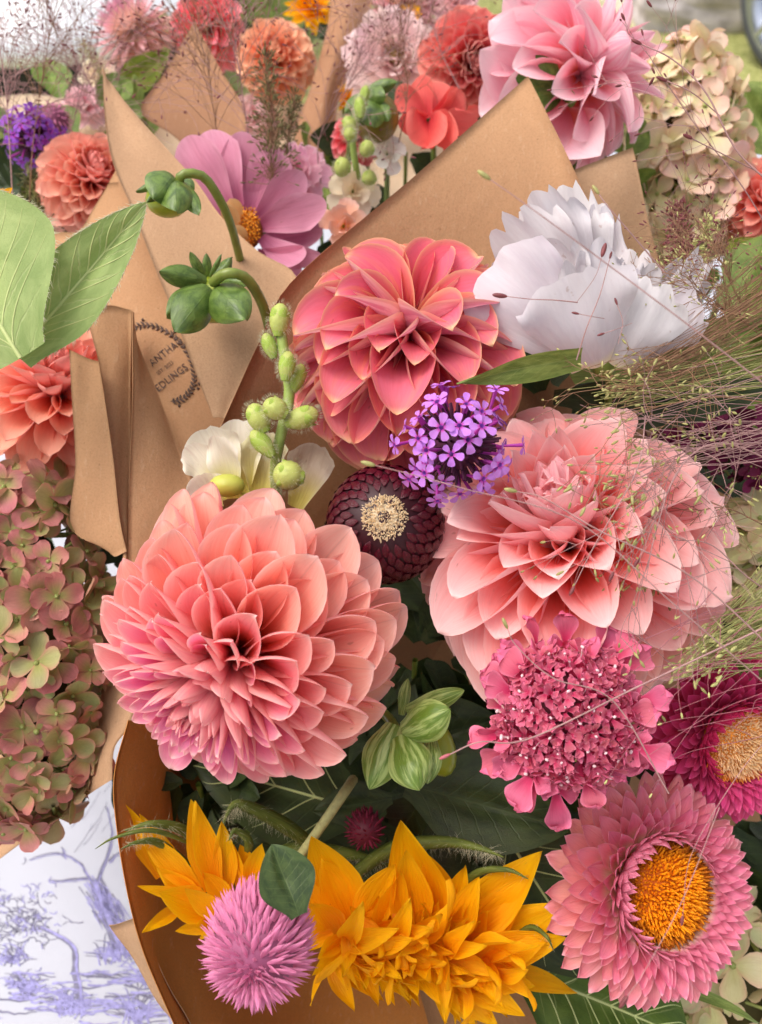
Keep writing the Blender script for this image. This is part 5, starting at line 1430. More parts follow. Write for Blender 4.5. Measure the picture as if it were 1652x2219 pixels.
# ------------------------------------------------------------------ snapdragon spikes
M_SNAP = plain_mat('snapdragon_bud_green', C(196, 206, 112), .5, .2, .25, 250, .2)
M_SNAPD = petal_mat('snapdragon_sepal', tip=C(206, 218, 126), edge=C(222, 230, 160), back=C(172, 196, 88), edgek=.5, tipk=.3, trans=.25, streak=.1)
def snap(label, stem, buds, hair=True, rad=.0026):
    root = thing('snapdragon', label, 'snapdragon', Matrix.Translation(W(*stem[0])))
    Q = [W(*p) for p in stem]
    stem_part(root, Q, rad, plain_mat('snap_stem', C(160, 182, 92), .5, .1, .2, 200))
    if hair: hairs(root, Q, 1400, rad * 1.45, rad=.00004)
    for i, (x, y, d, r1, r2, rot) in enumerate(buds):
        c = W(x, y, d); g = Geo()
        Mx = CAMR @ Matrix.Rotation(R(rot), 3, 'Z')
        g.ball(c, S(r1 * .82, d), S(r2 * .9, d), S(r1 * .82, d), M=Mx, nu=10, nv=14)
        b = put('bud', g.mesh('bud', M_SNAP), root)
        ax_ = Mx @ Vector((0, 1, 0)); zf = (CAMLOC - c).normalized()
        me = petal_mesh('sepal', M_SNAPD, nu=8, nv=8, wid=.36, b=.5, m=.5, p=2, q=1.6, cups=(1.0, 1.1, .9), bend=.7, norm=True, seed=i)
        for k in range(5):
            a = k * 6.283 / 5 + .4
            sd_ = Matrix.Rotation(a, 3, ax_) @ zf
            sd_ = (sd_ - ax_ * sd_.dot(ax_)).normalized()
            B = c - ax_ * S(r2 * .95, d) + sd_ * S(r1 * .3, d); T = c + ax_ * S(r2 * .55, d) + sd_ * S(r1 * .80, d)
            o = put('sepal', me, b, blade_m(B, T, 180, 1.0, face=sd_), C(166, 190, 84))
        if hair:
            gh = Geo()
            for _ in range(420):
                v = Vector([random.gauss(0, 1) for _ in range(3)]).normalized()
                p = c + Mx @ Vector((v.x * S(r1, d), v.y * S(r2, d), v.z * S(r1, d)))
                n_ = (p - c).normalized(); l = S(6, d) * random.uniform(.6, 1.3)
                gh.tube([p - n_ * l * .3, p + n_ * l * .5, p + n_ * l], [.00004, .00003, .00002], 3)
            put('hairs', gh.mesh('hairs', HAIR), b)['kind'] = 'stuff'
    return root
snap('fresh green snapdragon spike of fuzzy buds above the salmon dahlia', [(600, 1090, .43), (598, 1000, .415), (612, 930, .41), (628, 850, .41), (615, 760, .41), (605, 690, .41)],
     [(606, 692, .408, 27, 40, -5), (584, 748, .41, 19, 32, 20), (622, 792, .402, 22, 36, -8), (645, 818, .41, 20, 36, -20), (597, 885, .395, 30, 32, 60), (560, 905, .405, 30, 38, 30), (655, 905, .40, 30, 42, -70),
      (568, 960, .405, 24, 40, 40), (625, 1030, .40, 40, 38, 80)])
snap('green snapdragon bud spike in front of the fat dahlia bud', [(785, 440, .60), (775, 380, .575), (765, 310, .565), (775, 250, .56), (785, 210, .56)],
     [(790, 205, .556, 12, 24, -15), (780, 232, .552, 14, 26, 5), (757, 270, .555, 18, 22, 20), (758, 290, .548, 16, 16, 0), (795, 322, .552, 22, 18, 70), (742, 362, .56, 26, 20, 80), (800, 385, .565, 20, 18, 60)], rad=.0022)
def white_snap():
    root = thing('snapdragon_bloom', 'open ivory snapdragon bloom with lemon throat beside the green bud spike', 'snapdragon', Matrix.Translation(W(500, 1040, .43)))
    m = petal_mat('ivory_petal', throat=C(226, 214, 110), edge=C(250, 246, 236), u0=.1, u1=.7, edgek=.3, trans=.35, rough=.5, bumpk=.4)
    L = [((505, 1075, .43), (430, 930, .42), .42, 0, dict(bend=.5)), ((500, 1075, .42), (402, 965, .41), .30, 20, dict(bend=.6)), ((520, 1080, .43), (520, 905, .43), .36, 0, dict(bend=.7, cups=(1.3, 1.2, .8))),
         ((510, 1080, .415), (470, 940, .40), .28, 30, dict(bend=.6)), ((560, 1085, .43), (575, 930, .43), .34, -10, dict(bend=.5, color=C(214, 206, 160))), ((470, 1100, .42), (425, 1030, .405), .45, 10),
         ((640, 1100, .44), (690, 960, .44), .36, 0, dict(color=C(220, 200, 180)))]
    manual(root, m, L, color=C(244, 236, 220), b=.4, m=.85, blunt=True, cups=(1.0, .8, .5), ruf=.05, wave=.06, bend=.5, teeth=teeth_fn(3, .06, .2, 2))
    c = W(492, 1052, .405); g = Geo(); g.ball(c, S(40, .4), S(26, .4), S(30, .4), M=CAMR, nu=10, nv=14)
    put('bud', g.mesh('bud', plain_mat('lemon_bud', C(206, 208, 96), .4, .25, .15, 100)), root)
    stem_part(root, [W(520, 1075, .43), W(600, 1200, .5), BASE], .002)
white_snap()

# ------------------------------------------------------------------ leaves
M_LEAF = leaf_mat('sunflower_leaf_green', C(138, 160, 92), C(166, 184, 116), vein=C(214, 216, 166), trans=.25, rough=.6, nveins=7, veink=.25, scale=1.2)
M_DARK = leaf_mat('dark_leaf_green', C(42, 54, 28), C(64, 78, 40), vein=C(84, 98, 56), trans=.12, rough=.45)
M_MID = leaf_mat('mid_leaf_green', C(98, 118, 50), C(142, 158, 80), vein=C(170, 180, 110), trans=.25, rough=.5)
def leaf(label, B, T, w_, roll, mat, bend=-.3, fold=.25, hairy=False, group=None, color=C(255, 255, 255), veins=None, serr=0, name='leaf', cups=(.4, .3, .3), b=.25, m=.42, twist=0):
    root = thing(name, label, 'leaf', Matrix.Translation(W(*B)), group)
    P, F, U = petal_np(nu=30, nv=16, wid=w_, b=b, m=m, p=1.7, q=1.15, cups=cups, bend=bend, curl=-.3, ruf=.03, fold=fold, norm=True, seed=int(B[0]) + 3, twist=twist)
    Mx = blade_m(W(*B), W(*T), roll)
    put('blade', mesh_np('blade', P, F, mat, True, U), root, Mx, color)
    G3 = P.reshape(31, 17, 3)
    def at(u, v):
        u_ = 1 - (1 - u) ** (1 / 1.3); i = min(29.999, max(0, u_ * 30)); j = min(15.999, max(0, (v * .5 + .5) * 16)); i0, j0 = int(i), int(j); fi, fj = i - i0, j - j0
        p = G3[i0, j0] * (1 - fi) * (1 - fj) + G3[i0 + 1, j0] * fi * (1 - fj) + G3[i0, j0 + 1] * (1 - fi) * fj + G3[i0 + 1, j0 + 1] * fi * fj
        return Mx @ Vector(p)
    if veins:
        vm = plain_mat('vein_' + label[:6], C(196, 206, 140), .6, .1, .1)
        g = Geo(); g.tube([at(u, 0) for u in np.linspace(0, .98, 30)], [.0010, .0008, .0005, .0002], 6)
        put('vein', g.mesh('vein', vm), root)
        for k in range(veins):
            u0_ = .04 + .8 * k / veins
            for sgn in (-1, 1):
                g = Geo(); n_ = 14
                g.tube([at(min(.97, u0_ + .30 * (q / n_) ** .9 * (1 - u0_ * .4)), sgn * .9 * (q / n_)) for q in range(n_ + 1)], [.0004, .0003, .0001], 5)
                put('vein', g.mesh('vein', vm), root)
    if hairy:
        g = Geo()
        for _ in range(420):
            u_ = random.random() ** .8; sgn = random.choice((-1, 1)); p = at(u_ * .98, sgn); q_ = at(min(.99, u_ + .05), sgn * .8)
            out = (p - q_).normalized() + Vector([random.gauss(0, .4) for _ in range(3)]); l = random.uniform(.0008, .0020)
            g.tube([p, p + out * l * .5, p + out * l], [.00012, .0001, .00004], 3)
        put('hairs', g.mesh('hairs', HAIR), root)['kind'] = 'stuff'
    return root
leaf('broad pale green leaf with raised veins at the edge above the coral dahlia', (45, 776, .385), (-165, 430, .40), .46, 8, M_LEAF, veins=9, hairy=True, bend=-.5, b=.3, m=.45)
leaf('long pointed hairy leaf curving up towards the drooping bud', (35, 770, .395), (312, 432, .385), .19, 10, M_LEAF, veins=6, hairy=True, bend=.35, fold=.3, b=.5, m=.35, color=C(250, 255, 250))
leaf('round dark green leaf over the orchid pink globe', (648, 1985, .334), (590, 1830, .338), .40, -10, leaf_mat('globe_leaf', C(50, 70, 36), C(80, 100, 52), vein=C(120, 140, 80), coat=.3, rough=.35), bend=-.5, b=.3, m=.5)
leaf('narrow grass leaf lying across the rose dahlia towards the lilac verbena', (1260, 775, .375), (990, 832, .365), .12, 30, M_MID, bend=.2, fold=.1, b=.8, m=.3, cups=(.4, .4, .4))
leaf('broad green blade behind the white cosmos and grass stems', (1230, 800, .42), (1660, 700, .44), .12, 20, M_MID, bend=.2, fold=.1, b=.7, m=.4)
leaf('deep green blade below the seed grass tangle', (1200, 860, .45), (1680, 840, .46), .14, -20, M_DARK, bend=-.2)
leaf('smooth green leaf under the pale seed grass tuft', (1660, 1460, .42), (1500, 1455, .43), .18, 10, M_MID, bend=.2)
leaf('fresh green leaf at the rim beside the cream hydrangea', (1680, 330, .66), (1600, 180, .66), .45, 0, M_MID)
leaf('large mid green leaf at the rim between back row dahlias', (680, -40, .95), (510, 30, .92), .36, 0, M_MID)
leaf('light green leaf below the pale shaggy strawflower', (250, 200, .78), (370, 108, .76), .22, 0, M_MID, color=C(255, 255, 200))
leaf('slim green leaf behind the pale paper point', (300, 240, .76), (290, 160, .75), .22, 0, M_MID)
leaf('yellow green leaf at the edge behind the seed heads', (1690, 640, .60), (1580, 520, .60), .4, 0, M_MID, color=C(255, 255, 160))
leaf('slender arching leaf below the rose strawflower', (1400, 2120, .43), (1640, 2215, .43), .05, 20, M_MID, bend=-.6)
leaf('large veined leaf under the rose strawflower and golden petals', (1130, 2100, .47), (1500, 2260, .46), .42, 0, M_MID, veins=6, color=C(170, 190, 150), bend=-.3)
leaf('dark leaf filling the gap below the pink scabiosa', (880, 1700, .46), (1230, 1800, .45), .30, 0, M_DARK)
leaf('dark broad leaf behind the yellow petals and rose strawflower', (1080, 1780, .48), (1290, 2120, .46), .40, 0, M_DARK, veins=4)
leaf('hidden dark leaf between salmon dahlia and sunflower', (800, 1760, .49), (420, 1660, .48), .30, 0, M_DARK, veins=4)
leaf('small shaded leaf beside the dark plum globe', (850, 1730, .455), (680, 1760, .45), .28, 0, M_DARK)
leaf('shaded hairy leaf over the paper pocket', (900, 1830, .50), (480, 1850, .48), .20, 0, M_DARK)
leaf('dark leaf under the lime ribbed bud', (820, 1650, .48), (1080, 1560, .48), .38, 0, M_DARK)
# ------------------------------------------------------------------ seed grasses
def grass_mat(name, a, b):
    return plain_mat(name, a, .6, .2, .4, 400, 0)
GR_P = plain_mat('purple_grass_stem', C(184, 142, 140), .6, .1, .3, 200, 0)
GR_B = plain_mat('bronze_grass_stem', C(156, 116, 88), .6, .1, .3, 200, 0)
GR_G = plain_mat('green_grass_stem', C(178, 178, 110), .6, .1, .3, 200, 0)
SD_G = plain_mat('pale_green_seed', C(182, 176, 112), .5, .15, .5, 300, .1)
SD_P = plain_mat('plum_seed', C(130, 66, 70), .5, .1, .4, 300, .1)
SD_L = plain_mat('straw_green_seed', C(214, 214, 140), .5, .2, .3, 300, .1)
def panicle(label, start, mid, nodes, nb, L, mats, rad=.00012, seedL=.0022, lv=3, spread=.55, droop=.15, seedp=1.0, seed=0, dirj=.3, cat='seed grass', sw=.34, name='panicum_grass', dj=.3):
    """start/mid/end frame points of the culm; thin branches leave along its second half"""
    R_ = random.Random(seed + 5)
    root = thing(name, label, cat, Matrix.Translation(W(*start)))
    P = spline([W(*start), W(*mid)] + [W(*n_) for n_ in nodes], 40)
    gs, gd = Geo(), Geo()
    gs.tube(P, [rad * 3.0, rad * 2.4, rad * 1.5], 5)
    def br(p, v, l, lev):
        n = 5; pts = [p]; c = p; vv = v
        cv = Vector([R_.gauss(0, .16) for _ in range(3)])
        for i in range(n):
            vv = (vv + cv * .35 + Vector((0, 0, -droop * .25)) + Vector([R_.gauss(0, .05) for _ in range(3)])).normalized()
            c = c + vv * l / n; pts.append(c)
        gs.tube(pts, [rad * (1 + .3 * lev), rad * (.8 + .2 * lev)], 3)
        if lev <= 0 or R_.random() < .1:
            if R_.random() < seedp:
                s_ = seedL * R_.uniform(.7, 1.25)
                q = vv.to_track_quat('Z', 'Y').to_matrix()
                gd.ball(c + vv * s_ * .5, s_ * sw * .5 * 1.0, s_ * sw * .5, s_ * .52, M=q, nu=5, nv=6)
            return
        for _ in range(R_.choice((2, 2, 3))):
            br(c, (vv + Vector([R_.gauss(0, spread) for _ in range(3)])).normalized(), l * R_.uniform(.5, .85), lev - 1)
        if R_.random() < .5:
            k = pts[R_.randrange(2, 5)]
            br(k, (vv + Vector([R_.gauss(0, spread) for _ in range(3)])).normalized(), l * R_.uniform(.4, .7), lev - 1)
    for i in range(nb):
        k = int(R_.uniform(.35, .999) * 39); p = Vector(P[k]); t = (Vector(P[min(39, k + 1)]) - Vector(P[max(0, k - 1)])).normalized()
        v = (t + Vector([R_.gauss(0, dirj + spread * .6) for _ in range(3)])).normalized()
        br(p, v, L * R_.uniform(.6, 1.2), lv)
    put('branches', gs.mesh('branches', mats[0]), root)['kind'] = 'stuff'
    if gd.n: put('spikelets', gd.mesh('spikelets', mats[1]), root)['kind'] = 'stuff'
    return root

# right: the bronze bundle which sweeps in below the white cosmos, seeds over the blush dahlia
panicle('bronze seed grass sweeping in under the white cosmos', (1720, 690, .40), (1560, 770, .385), [(1420, 830, .375), (1320, 840, .37)], 14, .016, (GR_B, SD_G), seed=1, lv=2, seedL=.0026)
panicle('purple stemmed seed grass drooping over the top of the blush dahlia', (1700, 880, .39), (1560, 860, .37), [(1430, 880, .36), (1340, 900, .355)], 9, .022, (GR_B, SD_G), seed=2, lv=2, droop=.5, seedL=.0028)
panicle('tangled seed grass at the edge over the shaded plum florets', (1720, 960, .38), (1620, 960, .365), [(1520, 970, .36), (1430, 1000, .355)], 16, .020, (GR_P, SD_G), seed=3, lv=2, seedL=.0030)
panicle('seed grass hanging down before the flank of the blush dahlia', (1700, 1010, .37), (1560, 960, .355), [(1470, 1020, .35), (1420, 1160, .345), (1400, 1260, .342)], 9, .026, (GR_P, SD_G), seed=4, lv=2, droop=.6, seedL=.0030)
panicle('bronze millet grass standing between white cosmos and coral pink dahlia', (1700, 780, .44), (1620, 680, .43), [(1560, 560, .42), (1510, 470, .42)], 40, .018, (GR_B, SD_P), seed=5, lv=2)
panicle('wispy purple seed grass crossing the cream hydrangea', (1720, 600, .46), (1620, 420, .44), [(1500, 260, .43), (1400, 110, .42)], 12, .03, (GR_P, SD_P), seed=6, lv=1, seedL=.0034)
panicle('fine bronze grass at the edge below the yellow green leaf', (1730, 800, .42), (1640, 720, .41), [(1560, 660, .405), (1480, 610, .40)], 44, .02, (GR_B, SD_G), seed=7, lv=2, seedL=.002)
panicle('olive seed grass at the edge beside the blush dahlia', (1730, 1180, .40), (1640, 1130, .39), [(1570, 1100, .38), (1500, 1110, .375)], 18, .02, (GR_B, SD_L), seed=8, lv=2)
panicle('loose seed grass before the cream hydrangea florets', (1720, 1320, .38), (1620, 1250, .37), [(1540, 1180, .365), (1450, 1170, .36)], 8, .026, (GR_P, SD_G), seed=9, lv=2, seedL=.0028)
def bundle(label, pts0, n, mats, jit0, jit1, seed, rad=.0002, seeds=0.0, seedL=.0024):
    """many nearly parallel hair-thin stems"""
    R_ = random.Random(seed); root = thing('panicum_grass', label, 'seed grass', Matrix.Translation(W(*pts0[0])))
    gs, gd = Geo(), Geo()
    for i in range(n):
        m = len(pts0); Q = []
        ox, oy, od = R_.gauss(0, 1), R_.gauss(0, 1), R_.gauss(0, .008)
        ex_, ey_ = R_.gauss(0, 1), R_.gauss(0, 1)
        k1 = R_.uniform(.7, 1.1)
        for j, p in enumerate(pts0):
            f = j / (m - 1); Q.append(W(p[0] + ox * jit0 * (1 - f) + ex_ * jit1 * f, p[1] + oy * jit0 * (1 - f) + ey_ * jit1 * f, p[2] + od))
        S_ = spline(Q, 14)
        S_ = S_[:max(5, int(14 * k1))]
        gs.tube(S_, [rad * 1.3, rad * .7], 3)
        if R_.random() < seeds:
            v = Vector(S_[-1] - S_[-2]).normalized(); s_ = seedL * R_.uniform(.7, 1.2)
            gd.ball(Vector(S_[-1]) + v * s_ * .4, s_ * .2, s_ * .2, s_ * .5, M=v.to_track_quat('Z', 'Y').to_matrix(), nu=5, nv=6)
    put('branches', gs.mesh('branches', mats[0]), root)['kind'] = 'stuff'
    if gd.n: put('spikelets', gd.mesh('spikelets', mats[1]), root)['kind'] = 'stuff'
bundle('sheaf of bronze grass hairs running from the edge to the white cosmos foot', [(1760, 600, .41), (1600, 700, .40), (1450, 790, .39), (1330, 835, .38)], 80, (GR_B, SD_G), 55, 26, 1, .00017, .4)
bundle('sheaf of olive grass stems sloping under the white cosmos', [(1760, 760, .42), (1600, 800, .41), (1440, 840, .40), (1300, 860, .39)], 55, (GR_G, SD_L), 50, 26, 2, .0002, .3)
bundle('tuft of lime green seed grass pointing in from the edge', [(1740, 1330, .39), (1660, 1360, .385), (1580, 1390, .38), (1510, 1430, .375)], 120, (GR_G, SD_L), 60, 30, 3, .00022, .9, .0034)
bundle('purple grass hairs fanning from the edge across the shaded florets', [(1760, 900, .38), (1640, 920, .37), (1500, 950, .365), (1350, 960, .36)], 50, (GR_P, SD_G), 70, 60, 4, .00014, .3)
bundle('pinkish grass hairs arching over the magenta strawflower', [(1760, 1440, .36), (1640, 1470, .355), (1500, 1500, .35), (1400, 1560, .35)], 26, (plain_mat('pink_grass_stem', C(190, 120, 130), .6, .2, .2), SD_L), 130, 120, 5, .00016, .7)

# top left haze of thin purple grass
for i, (lab, st, mi, no, nb, L, sd_) in enumerate([
    ('thin purple grass before the white bumper', (60, 520, .60), (70, 330, .59), [(90, 180, .58), (110, 60, .58)], 24, .045, 11),
    ('purple grass fountain above the deep violet verbena', (150, 540, .62), (140, 360, .61), [(170, 220, .60), (210, 100, .60)], 24, .045, 12),
    ('purple grass spray at the rim beside the pale paper tip', (30, 480, .56), (20, 300, .56), [(10, 180, .56), (-10, 60, .56)], 26, .045, 13),
    ('fine grass fan in front of the shade-toned paper triangle', (470, 360, .58), (470, 300, .575), [(455, 180, .57), (430, 60, .57)], 36, .042, 14),
    ('dry grass plume behind the pale paper tip', (300, 420, .66), (240, 290, .65), [(200, 190, .64), (160, 120, .64)], 34, .045, 15),
    ('bronze grass spray in front of the kraft curl', (700, 430, .62), (690, 310, .61), [(740, 210, .60), (800, 130, .60)], 26, .045, 16),
    ('thin seed grass over the blush bloom', (860, 330, .60), (880, 230, .60), [(880, 150, .60), (850, 80, .60)], 30, .04, 17),
    ('seed grass wisps behind the coral red dahlia', (1000, 200, .66), (960, 120, .66), [(940, 50, .66), (930, -20, .66)], 26, .04, 18),
    ('long thin grass reaching over the red and pink dahlia', (560, 420, .58), (540, 300, .57), [(520, 160, .56), (500, 10, .56)], 24, .05, 19)]):
    panicle(lab, st, mi, no, nb, L, (GR_P if i % 3 else GR_B, SD_P), rad=.00014, seedL=.0030, lv=2, seed=sd_, seedp=.6, spread=.42, droop=.05)
# dense bronze spike in front of the peach dahlia
def spike(label, st, en, n, seed, mats=(GR_B, SD_P), w=.012):
    R_ = random.Random(seed); root = thing('millet_spike', label, 'seed grass', Matrix.Translation(W(*st)))
    P = spline([W(*st), W((st[0] + en[0]) / 2 + 6, (st[1] + en[1]) / 2, (st[2] + en[2]) / 2), W(*en)], 30)
    gs, gd = Geo(), Geo(); gs.tube(P, [.0007, .0003], 5)
    ax = Vector(P[-1] - P[0]).normalized()
    for i in range(n):
        f = R_.random(); p = Vector(P[int(f * 29)]); v = (Vector([R_.gauss(0, 1) for _ in range(3)]) + ax * 1.1).normalized()
        l = w * R_.uniform(.3, 1) * (1.15 - f * .7); e = p + v * l
        gs.tube([p, (p + e) / 2, e], .00015, 3)
        s_ = .0032; q = v.to_track_quat('Z', 'Y').to_matrix()
        gd.ball(e, s_ * .16, s_ * .16, s_ * .55, M=q, nu=4, nv=5)
    put('branches', gs.mesh('branches', mats[0]), root)['kind'] = 'stuff'
    put('spikelets', gd.mesh('spikelets', mats[1]), root)['kind'] = 'stuff'
GRS = plain_mat('olive_seed', C(128, 118, 74), .6, .1, .4, 300, 0)
spike('bronze millet spike in front of the soft peach dahlia', (590, 400, .56), (575, 115, .56), 420, 1, (GR_B, GRS), .020)
spike('second bronze millet spike leaning right of the first', (600, 400, .57), (640, 200, .57), 200, 2, (GR_B, GRS), .014)
spike('pale feathery seed spike behind the paper tip', (260, 260, .74), (178, 90, .74), 260, 3, (GR_G, plain_mat('cream_seed', C(214, 200, 160), .6, .2, .3)), .016)
spike('olive feathery spike under the dark lilac verbena', (90, 520, .60), (60, 370, .60), 300, 4, (GR_G, plain_mat('moss_seed', C(90, 88, 50), .6, .1, .3)), .018)
spike('bronze seed spike under the cream hydrangea', (1480, 640, .46), (1470, 450, .47), 300, 5, (GR_B, SD_P), .016)
spike('olive feathery spike between cosmos and hydrangea', (1440, 640, .50), (1540, 480, .50), 300, 6, (GR_G, SD_L), .016)

# single long seed stems in front of everything
def seedstem(label, pts, sl=.0052, mats=(GR_P, SD_G), rad=.00028, side=()):
    root = thing('grass_stem', label, 'grass stem', Matrix.Translation(W(*pts[0])))
    Q = spline([W(*p) for p in pts], 30); g = Geo(); g.tube(Q, [rad * 1.4, rad * .8], 5)
    for s_ in side: g.tube(spline([W(*p) for p in s_], 10), rad * .7, 4)
    put('stem', g.mesh('stem', mats[0]), root)
    ends = [Q] + [spline([W(*p) for p in s_], 10) for s_ in side]
    for E in ends:
        v = Vector(E[-1] - E[-2]).normalized(); g = Geo(); q = v.to_track_quat('Z', 'Y').to_matrix()
        g.ball(Vector(E[-1]) + v * sl * .45, sl * .17, sl * .17, sl * .52, M=q, nu=8, nv=8)
        put('seed', g.mesh('seed', mats[1]), root)
MM = (GR_P, SD_P)
seedstem('long blurred seed stem slanting over the white cosmos', [(1680, 850, .30), (1500, 710, .295), (1300, 560, .29), (1150, 450, .285), (1062, 388, .285)], .005, (GR_P, SD_G), .0002)
seedstem('seed stem lying level across the white cosmos front', [(1252, 655, .355), (1200, 650, .35), (1150, 648, .35), (1098, 642, .35)], .0058, MM, .0002, side=[[(1250, 655, .355), (1290, 600, .35), (1305, 555, .35)]])
seedstem('seed stem with three tips before the white cosmos base', [(1250, 780, .355), (1272, 710, .35), (1300, 640, .35), (1322, 560, .35)], .003, MM, .00022, side=[[(1340, 745, .35), (1350, 700, .35), (1338, 660, .35)], [(1310, 690, .355), (1280, 685, .35), (1255, 680, .35)], [(1370, 700, .355), (1340, 712, .35), (1310, 722, .35)]])
seedstem('seed stem beside the corner of the small kraft panel', [(1440, 590, .34), (1380, 520, .335), (1320, 450, .33), (1298, 420, .33)], .0042, (GR_P, SD_G), .00025)
seedstem('lime tipped seed stem above the wine strawflower', [(1680, 1500, .33), (1450, 1300, .32), (1250, 1130, .315), (1010, 1060, .31), (900, 1030, .31), (812, 1008, .31)], .0052, (GR_P, SD_G), .00020)
seedstem('seed stem with lime tip over the heart of the blush dahlia', [(1690, 1420, .33), (1500, 1250, .325), (1300, 1150, .32), (1180, 1080, .32), (1120, 1065, .32)], .0048, (GR_P, SD_G), .00026)
seedstem('seed stem crossing the scabiosa to the ribbed bud', [(1700, 1340, .34), (1400, 1480, .34), (1150, 1600, .335), (1040, 1608, .33), (975, 1635, .33)], .0044, (GR_P, plain_mat('pink_seed', C(200, 110, 120), .5, .2, .2)), .0003)
seedstem('seed stem rising over the raspberry scabiosa', [(1450, 1720, .34), (1330, 1520, .335), (1200, 1470, .33), (1120, 1400, .33), (1100, 1362, .33)], .0045, (GR_P, SD_G), .00022)
seedstem('thin seed stem before the blush dahlia flank', [(1400, 900, .35), (1380, 1020, .345), (1290, 1180, .34), (1245, 1270, .34)], .0042, MM, .0002, side=[[(1330, 1130, .345), (1345, 1200, .34), (1330, 1240, .34)], [(1350, 1080, .345), (1400, 1170, .34), (1385, 1210, .34)]])
seedstem('trio of drooping seeds over the blush dahlia crown', [(1380, 950, .35), (1330, 1000, .345), (1290, 1060, .34), (1268, 1100, .34)], .0040, (GR_B, SD_G), .0002, side=[[(1370, 950, .35), (1365, 1020, .345), (1370, 1075, .34)], [(1400, 960, .35), (1440, 1030, .345), (1420, 1100, .34)], [(1330, 1000, .345), (1280, 1030, .34), (1240, 1055, .34)]])
seedstem('bent seed stem before the rose strawflower', [(1700, 1560, .345), (1600, 1680, .34), (1500, 1850, .335), (1480, 1985, .335)], .004, MM, .00012)
seedstem('upper seed stem over the cream hydrangea', [(1700, 420, .40), (1600, 330, .395), (1530, 200, .39), (1460, 130, .39), (1390, 95, .39)], .005, MM, .00035, side=[[(1560, 250, .395), (1500, 200, .39), (1445, 175, .39)], [(1640, 370, .40), (1560, 330, .395), (1500, 300, .39)]])
seedstem('blurred seed stem low over the leaf under the rose strawflower', [(1560, 1750, .31), (1480, 1950, .305), (1400, 2100, .30), (1360, 2160, .30)], .005, MM, .00012)

# ------------------------------------------------------------------ foliage inside the bouquets
def sprig(label, x, y, d, n, Lpx, spreadpx, mat, seed, group=None, w_=.36, rmax=360, ddown=.05):
    R_ = random.Random(seed); o = W(x, y, d)
    root = thing('foliage_sprig', label, 'foliage', Matrix.Translation(o), group)
    me = [petal_mesh('leaf', mat, nu=12, nv=8, wid=w_ * k, b=.25, m=.45, p=1.7, q=1.2, cups=(.5, .4, .3), bend=b_, fold=.15, ruf=.05, norm=True, seed=seed + i) for i, (k, b_) in enumerate(((1, -.4), (.8, .3), (1.1, -.7)))]
    for i in range(n):
        a = R_.uniform(0, 6.283); r_ = spreadpx * math.sqrt(R_.random()) * .5
        B = W(x + math.cos(a) * r_, y + math.sin(a) * r_, d + R_.uniform(0, .03)); l = Lpx * R_.uniform(.6, 1.1)
        a2 = a + R_.gauss(0, .5)
        T = W(x + math.cos(a) * r_ + math.cos(a2) * l, y + math.sin(a) * r_ + math.sin(a2) * l, d + R_.uniform(-.005, ddown))
        put('leaf', me[i % 3], root, blade_m(B, T, R_.gauss(0, 30)), jit(C(235, 245, 220), .2))
    stem_part(root, [o, o + Vector((0, 0, -.05)), o + Vector((0, .0, -.12))], .0015)
D_ = .0
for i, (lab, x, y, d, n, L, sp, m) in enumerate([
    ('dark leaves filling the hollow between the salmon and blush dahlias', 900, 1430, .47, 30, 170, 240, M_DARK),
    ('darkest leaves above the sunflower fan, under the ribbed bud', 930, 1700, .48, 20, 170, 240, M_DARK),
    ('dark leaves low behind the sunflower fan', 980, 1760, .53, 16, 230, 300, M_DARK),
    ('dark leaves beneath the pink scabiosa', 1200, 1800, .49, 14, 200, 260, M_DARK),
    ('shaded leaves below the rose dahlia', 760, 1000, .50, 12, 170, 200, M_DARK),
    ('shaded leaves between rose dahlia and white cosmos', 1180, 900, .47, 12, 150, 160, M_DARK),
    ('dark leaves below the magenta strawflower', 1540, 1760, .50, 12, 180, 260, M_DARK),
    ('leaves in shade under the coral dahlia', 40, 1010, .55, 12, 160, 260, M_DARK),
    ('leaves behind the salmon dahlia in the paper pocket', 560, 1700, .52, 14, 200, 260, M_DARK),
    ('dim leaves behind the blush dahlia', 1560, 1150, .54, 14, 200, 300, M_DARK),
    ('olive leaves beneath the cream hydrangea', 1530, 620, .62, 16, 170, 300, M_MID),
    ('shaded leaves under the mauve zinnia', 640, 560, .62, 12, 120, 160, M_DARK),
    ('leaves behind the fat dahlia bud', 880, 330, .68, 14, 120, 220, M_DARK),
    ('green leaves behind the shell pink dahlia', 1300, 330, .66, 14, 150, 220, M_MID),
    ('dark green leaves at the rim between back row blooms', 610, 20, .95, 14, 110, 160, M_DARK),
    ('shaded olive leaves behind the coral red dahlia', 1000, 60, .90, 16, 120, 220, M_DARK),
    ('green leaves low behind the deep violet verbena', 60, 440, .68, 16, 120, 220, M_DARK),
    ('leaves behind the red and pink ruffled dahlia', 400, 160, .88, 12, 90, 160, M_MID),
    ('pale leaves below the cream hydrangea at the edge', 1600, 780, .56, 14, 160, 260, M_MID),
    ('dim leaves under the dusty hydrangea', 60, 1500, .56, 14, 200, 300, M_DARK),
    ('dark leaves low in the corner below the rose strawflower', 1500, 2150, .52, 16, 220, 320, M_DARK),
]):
    sprig(lab, x, y, d, n, L, sp, m, 50 + i)
